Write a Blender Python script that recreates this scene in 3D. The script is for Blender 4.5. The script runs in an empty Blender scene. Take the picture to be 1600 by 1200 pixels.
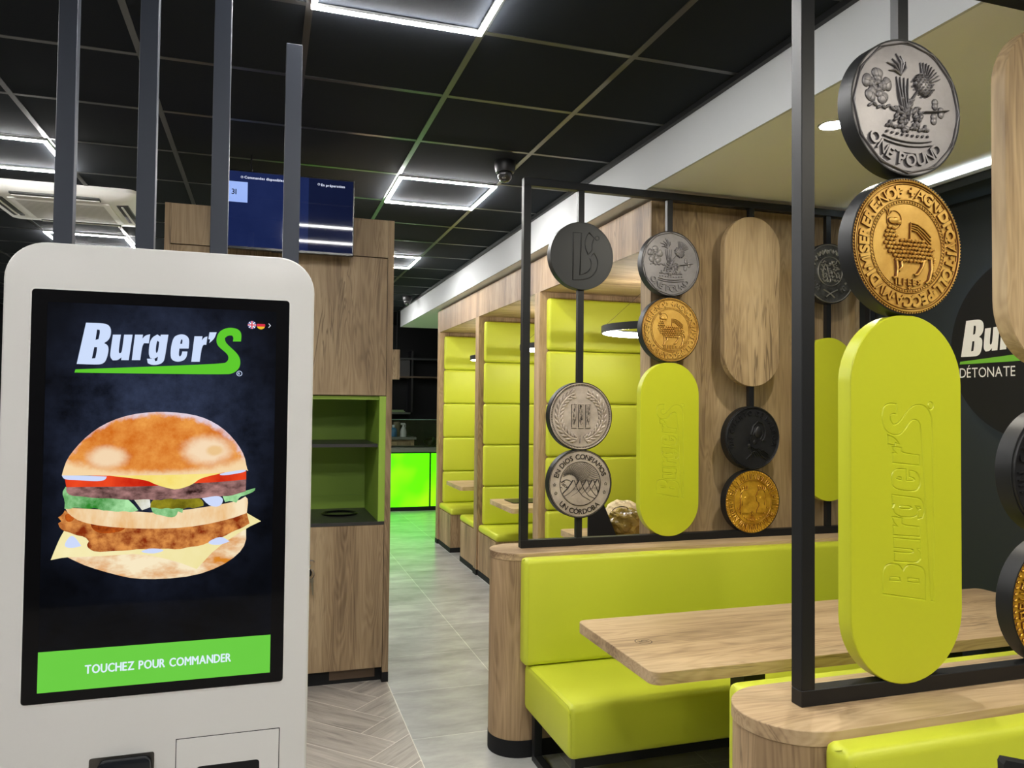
import bpy, bmesh, math, random
from mathutils import Vector, Matrix
from mathutils.geometry import delaunay_2d_cdt

C = bpy.context.scene.collection
SC = bpy.context.scene
PI = math.pi
rnd = random.Random(7)

# ------------------------------------------------------------------ camera
EYE = 1.56
FPX = 1205.0
YAW, PITCH, ROLL = math.radians(17.77), math.radians(1.61), math.radians(-0.59)
_fw = Vector((math.sin(YAW)*math.cos(PITCH), math.cos(YAW)*math.cos(PITCH), math.sin(PITCH)))
_rt = Vector((math.cos(YAW), -math.sin(YAW), 0))
_dn = _fw.cross(_rt)
_r2 = math.cos(ROLL)*_rt + math.sin(ROLL)*_dn
_d2 = -math.sin(ROLL)*_rt + math.cos(ROLL)*_dn
cam_data = bpy.data.cameras.new('camera')
cam = bpy.data.objects.new('camera', cam_data)
C.objects.link(cam)
cam_data.sensor_fit = 'HORIZONTAL'
cam_data.sensor_width = 36.0
cam_data.lens = FPX/1600*36.0
cam_data.clip_start = 0.05
cam.matrix_world = Matrix(((_r2.x, -_d2.x, -_fw.x, 0), (_r2.y, -_d2.y, -_fw.y, 0), (_r2.z, -_d2.z, -_fw.z, EYE), (0, 0, 0, 1)))
SC.camera = cam

# ------------------------------------------------------------------ world, exposure
W = bpy.data.worlds.new('world'); SC.world = W
W.use_nodes = True
W.node_tree.nodes['Background'].inputs[0].default_value = (0.9, 0.95, 1.0, 1)
W.node_tree.nodes['Background'].inputs[1].default_value = 0.02
SC.view_settings.view_transform = 'Standard'
SC.view_settings.look = 'None'
SC.view_settings.gamma = 1.0
SC.view_settings.use_curve_mapping = False
SC.view_settings.exposure = 0.0
SC.cycles.use_denoising = True
SC.cycles.max_bounces = 8
SC.cycles.sample_clamp_indirect = 6.0
LED_STRENGTH = 206.0
RING_STRENGTH = 36.0
COVE_STRENGTH = 16.0

# ------------------------------------------------------------------ mesh helpers
def B(): return bmesh.new()

def merge(bm, tb, mat=0):
    for f in tb.faces: f.material_index = mat
    me = bpy.data.meshes.new('tmp'); tb.to_mesh(me); tb.free()
    n = len(bm.faces)
    bm.from_mesh(me); bpy.data.meshes.remove(me)
    return bm

def box(bm, x0, x1, y0, y1, z0, z1, mat=0, r=0.0, seg=2):
    tb = bmesh.new()
    vs = [tb.verts.new((x, y, z)) for x in (x0, x1) for y in (y0, y1) for z in (z0, z1)]
    for q in ((0, 1, 3, 2), (4, 6, 7, 5), (0, 4, 5, 1), (2, 3, 7, 6), (0, 2, 6, 4), (1, 5, 7, 3)):
        tb.faces.new([vs[i] for i in q])
    if r > 0:
        bmesh.ops.bevel(tb, geom=list(tb.edges), offset=r, segments=seg, profile=0.5, affect='EDGES')
    return merge(bm, tb, mat)

def prism(bm, pts, h0, h1, frame='xy', mat=0, r=0.0, seg=2, side_mat=None):
    """extrude a 2D outline; frame xy: along z; xz: along y; yz: along x"""
    tb = bmesh.new()
    def P(a, b, h):
        return (a, b, h) if frame == 'xy' else ((a, h, b) if frame == 'xz' else (h, a, b))
    lo = [tb.verts.new(P(a, b, h0)) for a, b in pts]
    hi = [tb.verts.new(P(a, b, h1)) for a, b in pts]
    n = len(pts)
    tb.faces.new(lo[::-1]); tb.faces.new(hi)
    for i in range(n):
        tb.faces.new((lo[i], lo[(i+1) % n], hi[(i+1) % n], hi[i]))
    bmesh.ops.recalc_face_normals(tb, faces=list(tb.faces))
    if r > 0:
        ed = [e for e in tb.edges if len(e.link_faces) == 2 and (len(e.link_faces[0].verts) == n or len(e.link_faces[1].verts) == n)]
        bmesh.ops.bevel(tb, geom=ed, offset=r, segments=seg, profile=0.5, affect='EDGES')
    return merge(bm, tb, mat)

def circle(cx, cy, r, n=48, a0=0.0, a1=2*PI):
    full = abs(a1-a0-2*PI) < 1e-6
    m = n if full else n+1
    return [(cx+r*math.cos(a0+(a1-a0)*i/n), cy+r*math.sin(a0+(a1-a0)*i/n)) for i in range(m)]

def stadium(cx, cy, w, h, n=24):
    """upright capsule outline"""
    r = w/2
    return circle(cx, cy+h/2-r, r, n, 0, PI) + circle(cx, cy-h/2+r, r, n, PI, 2*PI)

def rrect(x0, x1, y0, y1, r, n=8):
    return (circle(x1-r, y0+r, r, n, -PI/2, 0) + circle(x1-r, y1-r, r, n, 0, PI/2)
            + circle(x0+r, y1-r, r, n, PI/2, PI) + circle(x0+r, y0+r, r, n, PI, 1.5*PI))

def tube(bm, pts, r, seg=8, closed=False, mat=0):
    tb = bmesh.new()
    pts = [Vector(p) for p in pts]; n = len(pts)
    rings = []; up = Vector((0, 0, 1))
    for i, p in enumerate(pts):
        a = pts[(i-1) % n] if (closed or i > 0) else p
        b = pts[(i+1) % n] if (closed or i < n-1) else p
        t = (b-a).normalized()
        u = up if abs(t.dot(up)) < 0.95 else Vector((1, 0, 0))
        s = t.cross(u).normalized(); v = s.cross(t).normalized()
        rr = r[i] if isinstance(r, (list, tuple)) else r
        rings.append([tb.verts.new(p+rr*(math.cos(2*PI*k/seg)*s+math.sin(2*PI*k/seg)*v)) for k in range(seg)])
    for i in range(n if closed else n-1):
        A, Bq = rings[i], rings[(i+1) % n]
        for k in range(seg):
            tb.faces.new((A[k], A[(k+1) % seg], Bq[(k+1) % seg], Bq[k]))
    if not closed:
        tb.faces.new(rings[0][::-1]); tb.faces.new(rings[-1])
    bmesh.ops.recalc_face_normals(tb, faces=list(tb.faces))
    return merge(bm, tb, mat)

def lathe(bm, prof, cx=0, cy=0, cz=0, seg=32, axis='z', mat=0):
    """prof: (radius, height)"""
    tb = bmesh.new(); rings = []
    for rr, h in prof:
        if rr < 1e-6:
            p = {'z': (cx, cy, cz+h), 'y': (cx, cy+h, cz)}[axis]
            rings.append([tb.verts.new(p)])
        else:
            ring = []
            for k in range(seg):
                a = 2*PI*k/seg; c, s = rr*math.cos(a), rr*math.sin(a)
                ring.append(tb.verts.new((cx+c, cy+s, cz+h) if axis == 'z' else (cx+c, cy+h, cz+s)))
            rings.append(ring)
    for A, Bq in zip(rings, rings[1:]):
        for k in range(seg):
            k2 = (k+1) % seg
            if len(A) == 1 and len(Bq) == 1: continue
            if len(A) == 1: tb.faces.new((A[0], Bq[k], Bq[k2]))
            elif len(Bq) == 1: tb.faces.new((A[k], A[k2], Bq[0]))
            else: tb.faces.new((A[k], A[k2], Bq[k2], Bq[k]))
    bmesh.ops.recalc_face_normals(tb, faces=list(tb.faces))
    return merge(bm, tb, mat)

def grid_box_lines(*a): pass

def obj(name, bm, mats, parent=None, sharp=35.0):
    """link a bmesh as one mesh object; authored in world coordinates, stored relative to its parent chain"""
    off = Vector((0, 0, 0)); p = parent
    while p is not None:
        off += p.location; p = p.parent
    if off.length > 0:
        bmesh.ops.translate(bm, verts=list(bm.verts), vec=-off)
    me = bpy.data.meshes.new(name); bm.to_mesh(me); bm.free()
    for m in (mats if isinstance(mats, (list, tuple)) else [mats]): me.materials.append(m)
    if sharp:
        for p_ in me.polygons: p_.use_smooth = True
        me.set_sharp_from_angle(angle=math.radians(sharp))
    o = bpy.data.objects.new(name, me); C.objects.link(o)
    if parent is not None: o.parent = parent
    return o

def tag(o, label, cat, group=None):
    o['label'] = label; o['category'] = cat
    if group: o['group'] = group
    return o

def thing(name, label, cat, loc=(0, 0, 0), group=None):
    o = bpy.data.objects.new(name, None); C.objects.link(o)
    o.empty_display_size = 0.1; o.location = loc
    return tag(o, label, cat, group)

def struct(name, bm, m, parent=None, sharp=35.0):
    o = obj(name, bm, m, parent, sharp)
    if parent is None: o['kind'] = 'structure'
    return o

def dup(root, loc, label=None, group=None):
    r = root.copy(); C.objects.link(r); r.location = loc
    if label: r['label'] = label
    if group: r['group'] = group
    for ch in list(root.children):
        c = ch.copy(); C.objects.link(c); c.parent = r
        for g in list(ch.children):
            d = g.copy(); C.objects.link(d); d.parent = c
    return r

# ------------------------------------------------------------------ flat shapes, lettering, relief
def fill2d(contours):
    """even-odd fill of closed outlines -> (verts2d, faces)"""
    vs, es = [], []
    for c in contours:
        b = len(vs); n = len(c)
        vs += [Vector(p) for p in c]
        es += [(b+i, b+(i+1) % n) for i in range(n)]
    ov, oe, of, _, _, _ = delaunay_2d_cdt(vs, es, [], 0, 1e-6)
    def inside(p):
        k = False
        for c in contours:
            j = len(c)-1
            for i in range(len(c)):
                xi, yi = c[i]; xj, yj = c[j]
                if (yi > p[1]) != (yj > p[1]) and p[0] < (xj-xi)*(p[1]-yi)/(yj-yi)+xi: k = not k
                j = i
        return k
    faces = []
    for f in of:
        c = sum((ov[i] for i in f), Vector((0, 0)))/len(f)
        if inside(c): faces.append(list(f))
    return [tuple(v) for v in ov], faces

def put2d(bm, vf, fn, mat=0):
    """add a 2D triangulation through fn(u, v)->(x,y,z)"""
    vs, fs = vf
    V = {}
    for f in fs:
        q = []
        for i in f:
            if i not in V: V[i] = bm.verts.new(fn(*vs[i]))
            q.append(V[i])
        try:
            nf = bm.faces.new(q); nf.material_index = mat
        except ValueError: pass

def smooth_outline(pts, it=2, lim=58):
    """corner-keeping corner cutting of a closed outline"""
    for _ in range(it):
        out = []; n = len(pts)
        for i in range(n):
            a, p, b = Vector(pts[i-1]), Vector(pts[i]), Vector(pts[(i+1) % n])
            d1, d2 = p-a, b-p
            if d1.length < 1e-7 or d2.length < 1e-7: continue
            if math.degrees(d1.angle(d2)) > lim:
                out.append(tuple(p))
            else:
                out.append(tuple(p-d1*0.25)); out.append(tuple(p+d2*0.25))
        pts = out
    return pts

_glyph = {}
def glyph(ch, bold=0.0):
    """outline lettering from Blender's own built-in font: (verts2d, faces, width) at cap height ~0.7"""
    if ch in 'MNWVAKXZ': bold = 0.0
    k = (ch, bold)
    if k not in _glyph:
        fc = bpy.data.curves.new('glyph', 'FONT'); fc.body = ch; fc.size = 1.0; fc.offset = bold
        fc.resolution_u = 3; fc.fill_mode = 'FRONT'
        o = bpy.data.objects.new('glyph', fc); C.objects.link(o)
        dg = bpy.context.evaluated_depsgraph_get(); dg.update()
        me = bpy.data.meshes.new_from_object(o.evaluated_get(dg))
        vs = [(v.co.x, v.co.y) for v in me.vertices]; fs = [list(p.vertices) for p in me.polygons]
        bpy.data.objects.remove(o); bpy.data.curves.remove(fc); bpy.data.meshes.remove(me)
        if vs:
            x0 = min(v[0] for v in vs); x1 = max(v[0] for v in vs)
            vs = [(v[0]-x0, v[1]) for v in vs]; w = x1-x0
        else: w = 0.25
        _glyph[k] = (vs, fs, w)
    return _glyph[k]

def text_width(s, size, gap=0.09, bold=0.0):
    return sum(glyph(c, bold)[2]+gap for c in s)*size-gap*size

def text2d(bm, s, u, v, size, fn, mat=0, gap=0.09, bold=0.0, align='L', slant=0.0, sx=1.0):
    w = text_width(s, size, gap, bold)*sx
    x = u-(w/2 if align == 'C' else (w if align == 'R' else 0))
    for c in s:
        vs, fs, gw = glyph(c, bold)
        put2d(bm, ([(x+a*size*sx+slant*b*size, v+b*size) for a, b in vs], fs), fn, mat)
        x += (gw+gap)*size*sx

class Relief:
    """raised work on a disc face: u right, v up, n out of the face (towards -y)"""
    def __init__(s, cx, y, cz, gain=1.5, flank=None): s.bm = B(); s.cx, s.y, s.cz = cx, y, cz; s.gain = gain; s.flank = flank
    def P(s, u, v, n=0.0): return (s.cx+u, s.y-n, s.cz+v)
    def stroke(s, pts, w, h, closed=False, mat=0, taper=False):
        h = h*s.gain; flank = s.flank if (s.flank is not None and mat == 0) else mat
        n = len(pts)
        if n < 2: return
        rows = []
        for i in range(n):
            a = pts[(i-1) % n] if (closed or i > 0) else pts[i]
            b = pts[(i+1) % n] if (closed or i < n-1) else pts[i]
            dx, dy = b[0]-a[0], b[1]-a[1]; l = math.hypot(dx, dy) or 1e-9
            nx, ny = -dy/l, dx/l
            k = 1.0
            if taper: k = max(0.15, math.sin(PI*(i+0.5)/n))
            q = w*0.5*k; u, v = pts[i]
            rows.append([s.bm.verts.new(s.P(u+nx*q*e, v+ny*q*e, hh*h*k)) for e, hh in ((1, -0.25), (0.6, 0.8), (0, 1), (-0.6, 0.8), (-1, -0.25))])
        for i in range(n if closed else n-1):
            a, b = rows[i], rows[(i+1) % n]
            for k in range(4):
                f = s.bm.faces.new((a[k], b[k], b[k+1], a[k+1])); f.material_index = mat if k in (1, 2) else flank
    def ring(s, r, w, h, n=72, mat=0, cu=0, cv=0): s.stroke(circle(cu, cv, r, n), w, h, True, mat)
    def blob(s, cu, cv, ru, rv, h, rot=0.0, mat=0, n=10):
        c, si = math.cos(rot), math.sin(rot); h = h*s.gain; flank = s.flank if (s.flank is not None and mat == 0) else mat
        def pt(a, k, z):
            x, y = ru*k*math.cos(a), rv*k*math.sin(a)
            return s.P(cu+x*c-y*si, cv+x*si+y*c, z)
        rows = []
        for k, z in ((1, -0.2), (0.86, 0.5), (0.55, 0.86)):
            rows.append([s.bm.verts.new(pt(2*PI*i/n, k, z*h)) for i in range(n)])
        top = s.bm.verts.new(pt(0, 0, h))
        for q, (A, Bq) in enumerate(zip(rows, rows[1:])):
            for i in range(n):
                f = s.bm.faces.new((A[i], A[(i+1) % n], Bq[(i+1) % n], Bq[i])); f.material_index = mat if q else flank
        for i in range(n):
            f = s.bm.faces.new((rows[-1][i], rows[-1][(i+1) % n], top)); f.material_index = mat
    def solid(s, vf, place, h, mat=0):
        """flat raised shape with sloped sides from a triangulation"""
        vs, fs = vf; h = h*s.gain; flank = s.flank if (s.flank is not None and mat == 0) else mat
        edge = {}
        for f in fs:
            for i in range(len(f)):
                a, b = f[i], f[(i+1) % len(f)]
                edge[(a, b)] = edge.get((a, b), 0)+1
        T = {}; L = {}
        for f in fs:
            for i in f:
                if i not in T: T[i] = s.bm.verts.new(s.P(*place(*vs[i]), h))
            try: s.bm.faces.new([T[i] for i in f]).material_index = mat
            except ValueError: pass
        for (a, b) in edge:
            if (b, a) not in edge:
                for i in (a, b):
                    if i not in L: L[i] = s.bm.verts.new(s.P(*place(*vs[i]), -0.0005))
                try: s.bm.faces.new((T[a], L[a], L[b], T[b])).material_index = flank
                except ValueError: pass
    def poly(s, pts, h, mat=0): s.solid(fill2d([pts]), lambda u, v: (u, v), h, mat)
    def arc_text(s, txt, r, size, mid, h, inward=False, mat=0, bold=0.02, gap=0.14, serif=False, spread=None):
        """letters round the rim; mid = angle of the middle; inward False reads clockwise over the top"""
        ws = [glyph(c, bold)[2]+gap for c in txt]
        tot = (sum(ws)-gap)*size
        k = 1.0
        ang = tot/r if spread is None else spread
        sgn = 1 if inward else -1
        a = mid-sgn*ang/2
        for c, w in zip(txt, ws):
            vs, fs, gw = glyph(c, bold)
            step = (w*size/tot)*ang*tot/(tot+gap*size)
            am = a+sgn*(gw/w)*step/2
            rr = r
            ca, sa = math.cos(am), math.sin(am)
            if not inward: ux, uy, vx, vy = sa, -ca, ca, sa
            else: ux, uy, vx, vy = -sa, ca, -ca, -sa
            b0 = rr if not inward else rr+0.7*size
            def place(x, y, gw=gw):
                x = (x-gw/2)*size; y = y*size
                return (ca*b0+ux*x+vx*y, sa*b0+uy*x+vy*y)
            if fs:
                s.solid((vs, fs), place, h, mat)
                if serif:
                    e = 0.07*size
                    for yy in (0.0, 0.7):
                        p0 = place(-0.05, yy); p1 = place(gw+0.05, yy)
                        if c in 'INPRDHEMLFBTV+':
                            s.stroke([p0, p1], e, h) if c in 'IHNM' or (c in 'PRFTV' and yy == 0.0) else None
            a += sgn*step

LOGO_W = [[(-0.1341,0.3113),(-0.1053,0.3114),(-0.097,0.3085),(-0.0929,0.3013),(-0.093,0.2902),(-0.0964,0.2809),(-0.1038,0.2751),(-0.0978,0.2717),(-0.096,0.2644),(-0.0974,0.2533),(-0.1005,0.2422),(-0.1053,0.2373),(-0.1134,0.2353),(-0.1475,0.2359)],
 [(-0.1159,0.2996),(-0.1116,0.2991),(-0.1111,0.2932),(-0.1132,0.2821),(-0.118,0.2805)],
 [(-0.1197,0.2673),(-0.1151,0.2674),(-0.1156,0.2583),(-0.1176,0.2472),(-0.1231,0.2464)],
 [(-0.0897,0.2911),(-0.0764,0.2916),(-0.0797,0.2612),(-0.0783,0.2572),(-0.0757,0.258),(-0.0738,0.2622),(-0.0711,0.2918),(-0.057,0.2923),(-0.0624,0.2451),(-0.075,0.2448),(-0.0745,0.25),(-0.0807,0.2443),(-0.0889,0.244),(-0.093,0.2491),(-0.0935,0.2571)],
 [(-0.053,0.2925),(-0.0395,0.293),(-0.0404,0.2855),(-0.0354,0.292),(-0.0273,0.2942),(-0.0294,0.2773),(-0.0372,0.2774),(-0.0404,0.2718),(-0.0432,0.2457),(-0.0573,0.2453)],
 [(-0.0221,0.2899),(-0.0151,0.2943),(-0.0099,0.2907),(-0.0093,0.2941),(0.0038,0.2946),(-0.0012,0.2525),(-0.0037,0.243),(-0.0115,0.238),(-0.0234,0.2369),(-0.0303,0.2404),(-0.0318,0.2486),(-0.0192,0.2489),(-0.0178,0.2441),(-0.0144,0.2453),(-0.0132,0.2529),(-0.0202,0.2482),(-0.0264,0.2502),(-0.0293,0.2572),(-0.0283,0.2759),(-0.0261,0.2838)],
 [(-0.0145,0.2827),(-0.0117,0.2802),(-0.0131,0.2633),(-0.0157,0.2595),(-0.0175,0.2628),(-0.0164,0.2782)],
 [(0.0125,0.2897),(0.0193,0.2948),(0.0287,0.2967),(0.0368,0.2932),(0.0404,0.2858),(0.0393,0.2699),(0.0233,0.2694),(0.0222,0.2569),(0.0243,0.2543),(0.0271,0.257),(0.0283,0.2639),(0.0374,0.2641),(0.0362,0.2535),(0.0307,0.2466),(0.0211,0.2441),(0.0124,0.2461),(0.0081,0.2527),(0.0084,0.2715)],
 [(0.0254,0.2853),(0.0271,0.2872),(0.0286,0.2846),(0.0277,0.2782),(0.0245,0.2781)],
 [(0.049,0.2933),(0.0631,0.2938),(0.0622,0.2862),(0.0667,0.2924),(0.0719,0.2938),(0.0701,0.2781),(0.0655,0.278),(0.0621,0.2721),(0.0591,0.2455),(0.0444,0.2451)],
 [(0.0753,0.3019),(0.0881,0.3024),(0.0844,0.2901),(0.0754,0.2813),(0.0767,0.2882),(0.0735,0.2889)]]
LOGO_S = [(0.132,0.2864),(0.1175,0.2859),(0.1185,0.2936),(0.1155,0.2973),(0.1083,0.2971),(0.103,0.2919),(0.1035,0.2861),(0.1076,0.2798),(0.1233,0.2657),(0.13,0.2563),(0.1321,0.2448),(0.1294,0.2339),(0.1198,0.2252),(0.1062,0.2219),(-0.1507,0.2202),(-0.1492,0.226),(0.1004,0.2424),(0.1085,0.2472),(0.1106,0.2549),(0.1072,0.2625),(0.0926,0.2743),(0.0882,0.2818),(0.088,0.2925),(0.0924,0.3033),(0.1009,0.3094),(0.1116,0.3126),(0.1243,0.3108),(0.1309,0.3056),(0.1329,0.298)]
LOGO_R = (0.1303,0.2247)
BURGER = [('bottom_bun',[(-0.1544,-0.111),(-0.0844,-0.1104),(-0.0298,-0.1089),(0.0239,-0.1254),(0.0618,-0.1427),(0.0965,-0.1023),(0.1481,-0.0719),(0.1486,-0.099),(0.1342,-0.121),(0.1025,-0.142),(0.0581,-0.1564),(0.0016,-0.1595),(-0.0438,-0.1561),(-0.0787,-0.1459),(-0.1204,-0.1301),(-0.1423,-0.1183)]),
 ('cheese2',[(-0.1592,-0.0614),(-0.1265,-0.0761),(-0.1068,-0.0904),(-0.0352,-0.0936),(0.0412,-0.0915),(0.12,-0.0779),(0.1489,-0.042),(0.1751,-0.0586),(0.1495,-0.0705),(0.0965,-0.1051),(0.0618,-0.1441),(0.0239,-0.1268),(-0.0348,-0.1101),(-0.0844,-0.1117),(-0.1329,-0.112),(-0.1568,-0.1109),(-0.1804,-0.115),(-0.1738,-0.0954),(-0.1671,-0.0771)]),
 ('chicken',[(-0.16,-0.0271),(-0.1514,-0.0349),(-0.1199,-0.0467),(-0.046,-0.0548),(0.0148,-0.057),(0.0665,-0.0533),(0.1247,-0.044),(0.1489,-0.042),(0.1542,-0.0621),(0.1413,-0.0702),(0.1253,-0.0758),(0.1068,-0.0864),(0.0883,-0.0924),(0.0675,-0.101),(0.0466,-0.1023),(0.0286,-0.1065),(0.0055,-0.1026),(-0.0148,-0.105),(-0.035,-0.1018),(-0.0599,-0.104),(-0.0796,-0.1038),(-0.1089,-0.1043),(-0.12,-0.0979),(-0.1238,-0.091),(-0.1203,-0.0844),(-0.1265,-0.0761),(-0.1422,-0.0722),(-0.1531,-0.0664),(-0.1603,-0.0645),(-0.1675,-0.0584),(-0.1701,-0.0503),(-0.165,-0.0465),(-0.1704,-0.0396),(-0.1634,-0.0345)]),
 ('mid_bun',[(-0.1601,-0.0226),(-0.1107,-0.0268),(-0.0465,-0.0329),(-0.0112,-0.0368),(0.04,-0.0329),(0.0923,-0.026),(0.1323,-0.0187),(0.1456,-0.0105),(0.1511,-0.0163),(0.1489,-0.042),(0.1195,-0.0524),(0.0667,-0.0631),(0.015,-0.0668),(-0.0458,-0.0644),(-0.0978,-0.0583),(-0.1344,-0.0489),(-0.1538,-0.0348)]),
 ('lettuce',[(-0.1655,0.0043),(-0.1598,0.0149),(-0.1501,0.0079),(-0.1113,0.0016),(-0.0671,-0.0022),(-0.0506,-0.0177),(-0.0403,-0.0309),(-0.0514,-0.0344),(-0.0639,-0.0318),(-0.0763,-0.033),(-0.0886,-0.0299),(-0.1009,-0.0295),(-0.1108,-0.0241),(-0.1228,-0.0262),(-0.1446,-0.0223),(-0.1517,-0.0253),(-0.1607,-0.0244),(-0.1604,-0.0106)]),
 ('lettuce2',[(-0.019,-0.0269),(-0.0013,-0.0233),(0.0243,-0.024),(0.0361,-0.0299),(0.035,-0.0383),(0.0272,-0.0352),(0.0242,-0.044),(0.0145,-0.0465),(-0.0009,-0.0415),(-0.0111,-0.0395),(-0.0163,-0.0352)]),
 ('lettuce3',[(0.1039,-0.0065),(0.1213,-0.0076),(0.14,-0.0012),(0.1635,0.0054),(0.1623,-0.0009),(0.1456,-0.0082),(0.1353,-0.0108),(0.1296,-0.022),(0.1188,-0.0177),(0.1095,-0.0203)]),
 ('onion',[(-0.0482,-0.0109),(-0.0219,-0.0089),(-0.019,-0.0255),(-0.034,-0.0311)]),
 ('pickle',[(-0.0197,-0.0172),(-0.013,-0.011),(-0.004,-0.0138),(0.0036,-0.0118),(0.0138,-0.0104),(0.0215,-0.0128),(0.0313,-0.0103),(0.0396,-0.0133),(0.0486,-0.0096),(0.0565,-0.0121),(0.0657,-0.0118),(0.0716,-0.0198),(0.0712,-0.026),(0.0621,-0.0279),(0.0543,-0.0305),(0.0451,-0.028),(0.0361,-0.0311),(0.027,-0.0286),(0.0168,-0.0305),(0.009,-0.028),(-0.0024,-0.0299),(-0.0114,-0.0274),(-0.0202,-0.0268)]),
 ('patty',[(-0.1586,0.0146),(-0.0274,0.0147),(0.039,0.0161),(0.1466,0.0232),(0.146,-0.0005),(0.1347,-0.0039),(0.1186,-0.0089),(0.0999,-0.0087),(0.0867,-0.0118),(0.0657,-0.0112),(0.0396,-0.0127),(0.0087,-0.0105),(-0.0117,-0.0136),(-0.0269,-0.0107),(-0.0469,-0.012),(-0.0669,-0.0104),(-0.0867,-0.0077),(-0.1111,-0.007),(-0.133,-0.0032),(-0.1522,-0.0014),(-0.1588,0.006)]),
 ('tomato',[(-0.1618,0.0318),(-0.0938,0.0349),(-0.0253,0.0331),(0.0648,0.0338),(0.1463,0.0381),(0.1466,0.0221),(0.1047,0.0184),(0.0546,0.0166),(-0.0274,0.0125),(-0.1116,0.0135),(-0.1586,0.014)]),
 ('cheese1',[(-0.0925,0.0338),(0.0128,0.0347),(0.1044,0.0351),(0.078,0.0293),(0.0623,0.024),(0.0546,0.0171),(0.0443,0.0112),(0.0237,0.0052),(0.0083,0.0086),(-0.0123,0.0157),(-0.0251,0.0229),(-0.0478,0.0275)]),
 ('top_bun',[(-0.1662,0.0351),(-0.1641,0.0457),(-0.1586,0.0644),(-0.1447,0.0858),(-0.1259,0.1074),(-0.102,0.1264),(-0.0727,0.1402),(-0.0404,0.1481),(-0.005,0.1506),(0.0311,0.1486),(0.0626,0.1423),(0.0892,0.1297),(0.1109,0.1127),(0.1302,0.0898),(0.1428,0.0668),(0.1473,0.0438),(0.1501,0.0386),(0.1419,0.0405),(0.1017,0.0346),(0.0129,0.033),(-0.0925,0.0332),(-0.1169,0.0342)])]
SAUCE = [[(-0.1662,0.0351),(-0.1363,0.0345),(-0.0937,0.0319),(-0.096,0.0257),(-0.1094,0.0232),(-0.1409,0.0265),(-0.1624,0.0275)],
 [(0.0991,0.0346),(0.1446,0.0416),(0.1463,0.0367),(0.1178,0.0315),(0.0992,0.0304)],
 [(0.0683,-0.0118),(0.0972,-0.0069),(0.1075,-0.0151),(0.1003,-0.0291),(0.0818,-0.0271)],
 [(-0.1586,-0.0854),(-0.1506,-0.0729),(-0.1434,-0.074),(-0.1322,-0.092),(-0.1453,-0.0954),(-0.1584,-0.0934)],
 [(-0.0336,-0.106),(-0.0199,-0.1012),(0.0004,-0.1035),(0.0043,-0.107),(-0.0096,-0.1118),(-0.0298,-0.1095)],
 [(0.0804,-0.0932),(0.1041,-0.0835),(0.1189,-0.0948),(0.1017,-0.1011),(0.0832,-0.0989)]]
# ------------------------------------------------------------------ materials
def node_mat(name):
    m = bpy.data.materials.new(name); m.use_nodes = True
    nt = m.node_tree
    return m, nt, nt.nodes['Principled BSDF']

def plain(name, col, rough=0.5, metal=0.0, spec=0.5, bump=0.0, bscale=200.0, var=0.0, emit=None, estr=1.0):
    m, nt, b = node_mat(name)
    b.inputs['Base Color'].default_value = (*col, 1); b.inputs['Roughness'].default_value = rough
    b.inputs['Metallic'].default_value = metal; b.inputs['Specular IOR Level'].default_value = spec
    tc = nt.nodes.new('ShaderNodeTexCoord')
    if var > 0:
        n = nt.nodes.new('ShaderNodeTexNoise'); n.inputs['Scale'].default_value = 6.0; n.inputs['Detail'].default_value = 5
        nt.links.new(tc.outputs['Object'], n.inputs['Vector'])
        r = nt.nodes.new('ShaderNodeValToRGB')
        r.color_ramp.elements[0].position = 0.3; r.color_ramp.elements[1].position = 0.7
        r.color_ramp.elements[0].color = (*[c*(1-var) for c in col], 1); r.color_ramp.elements[1].color = (*[min(1, c*(1+var)) for c in col], 1)
        nt.links.new(n.outputs['Fac'], r.inputs['Fac']); nt.links.new(r.outputs['Color'], b.inputs['Base Color'])
    if bump > 0:
        n2 = nt.nodes.new('ShaderNodeTexNoise'); n2.inputs['Scale'].default_value = bscale; n2.inputs['Detail'].default_value = 3
        nt.links.new(tc.outputs['Object'], n2.inputs['Vector'])
        bp = nt.nodes.new('ShaderNodeBump'); bp.inputs['Strength'].default_value = bump; bp.inputs['Distance'].default_value = 0.002
        nt.links.new(n2.outputs['Fac'], bp.inputs['Height']); nt.links.new(bp.outputs['Normal'], b.inputs['Normal'])
    if emit:
        b.inputs['Emission Color'].default_value = (*emit, 1); b.inputs['Emission Strength'].default_value = estr
    return m

def S(r, g, b):
    f = lambda c: ((c/255+0.055)/1.055)**2.4 if c > 10 else c/255/12.92
    return (f(r), f(g), f(b))

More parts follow.
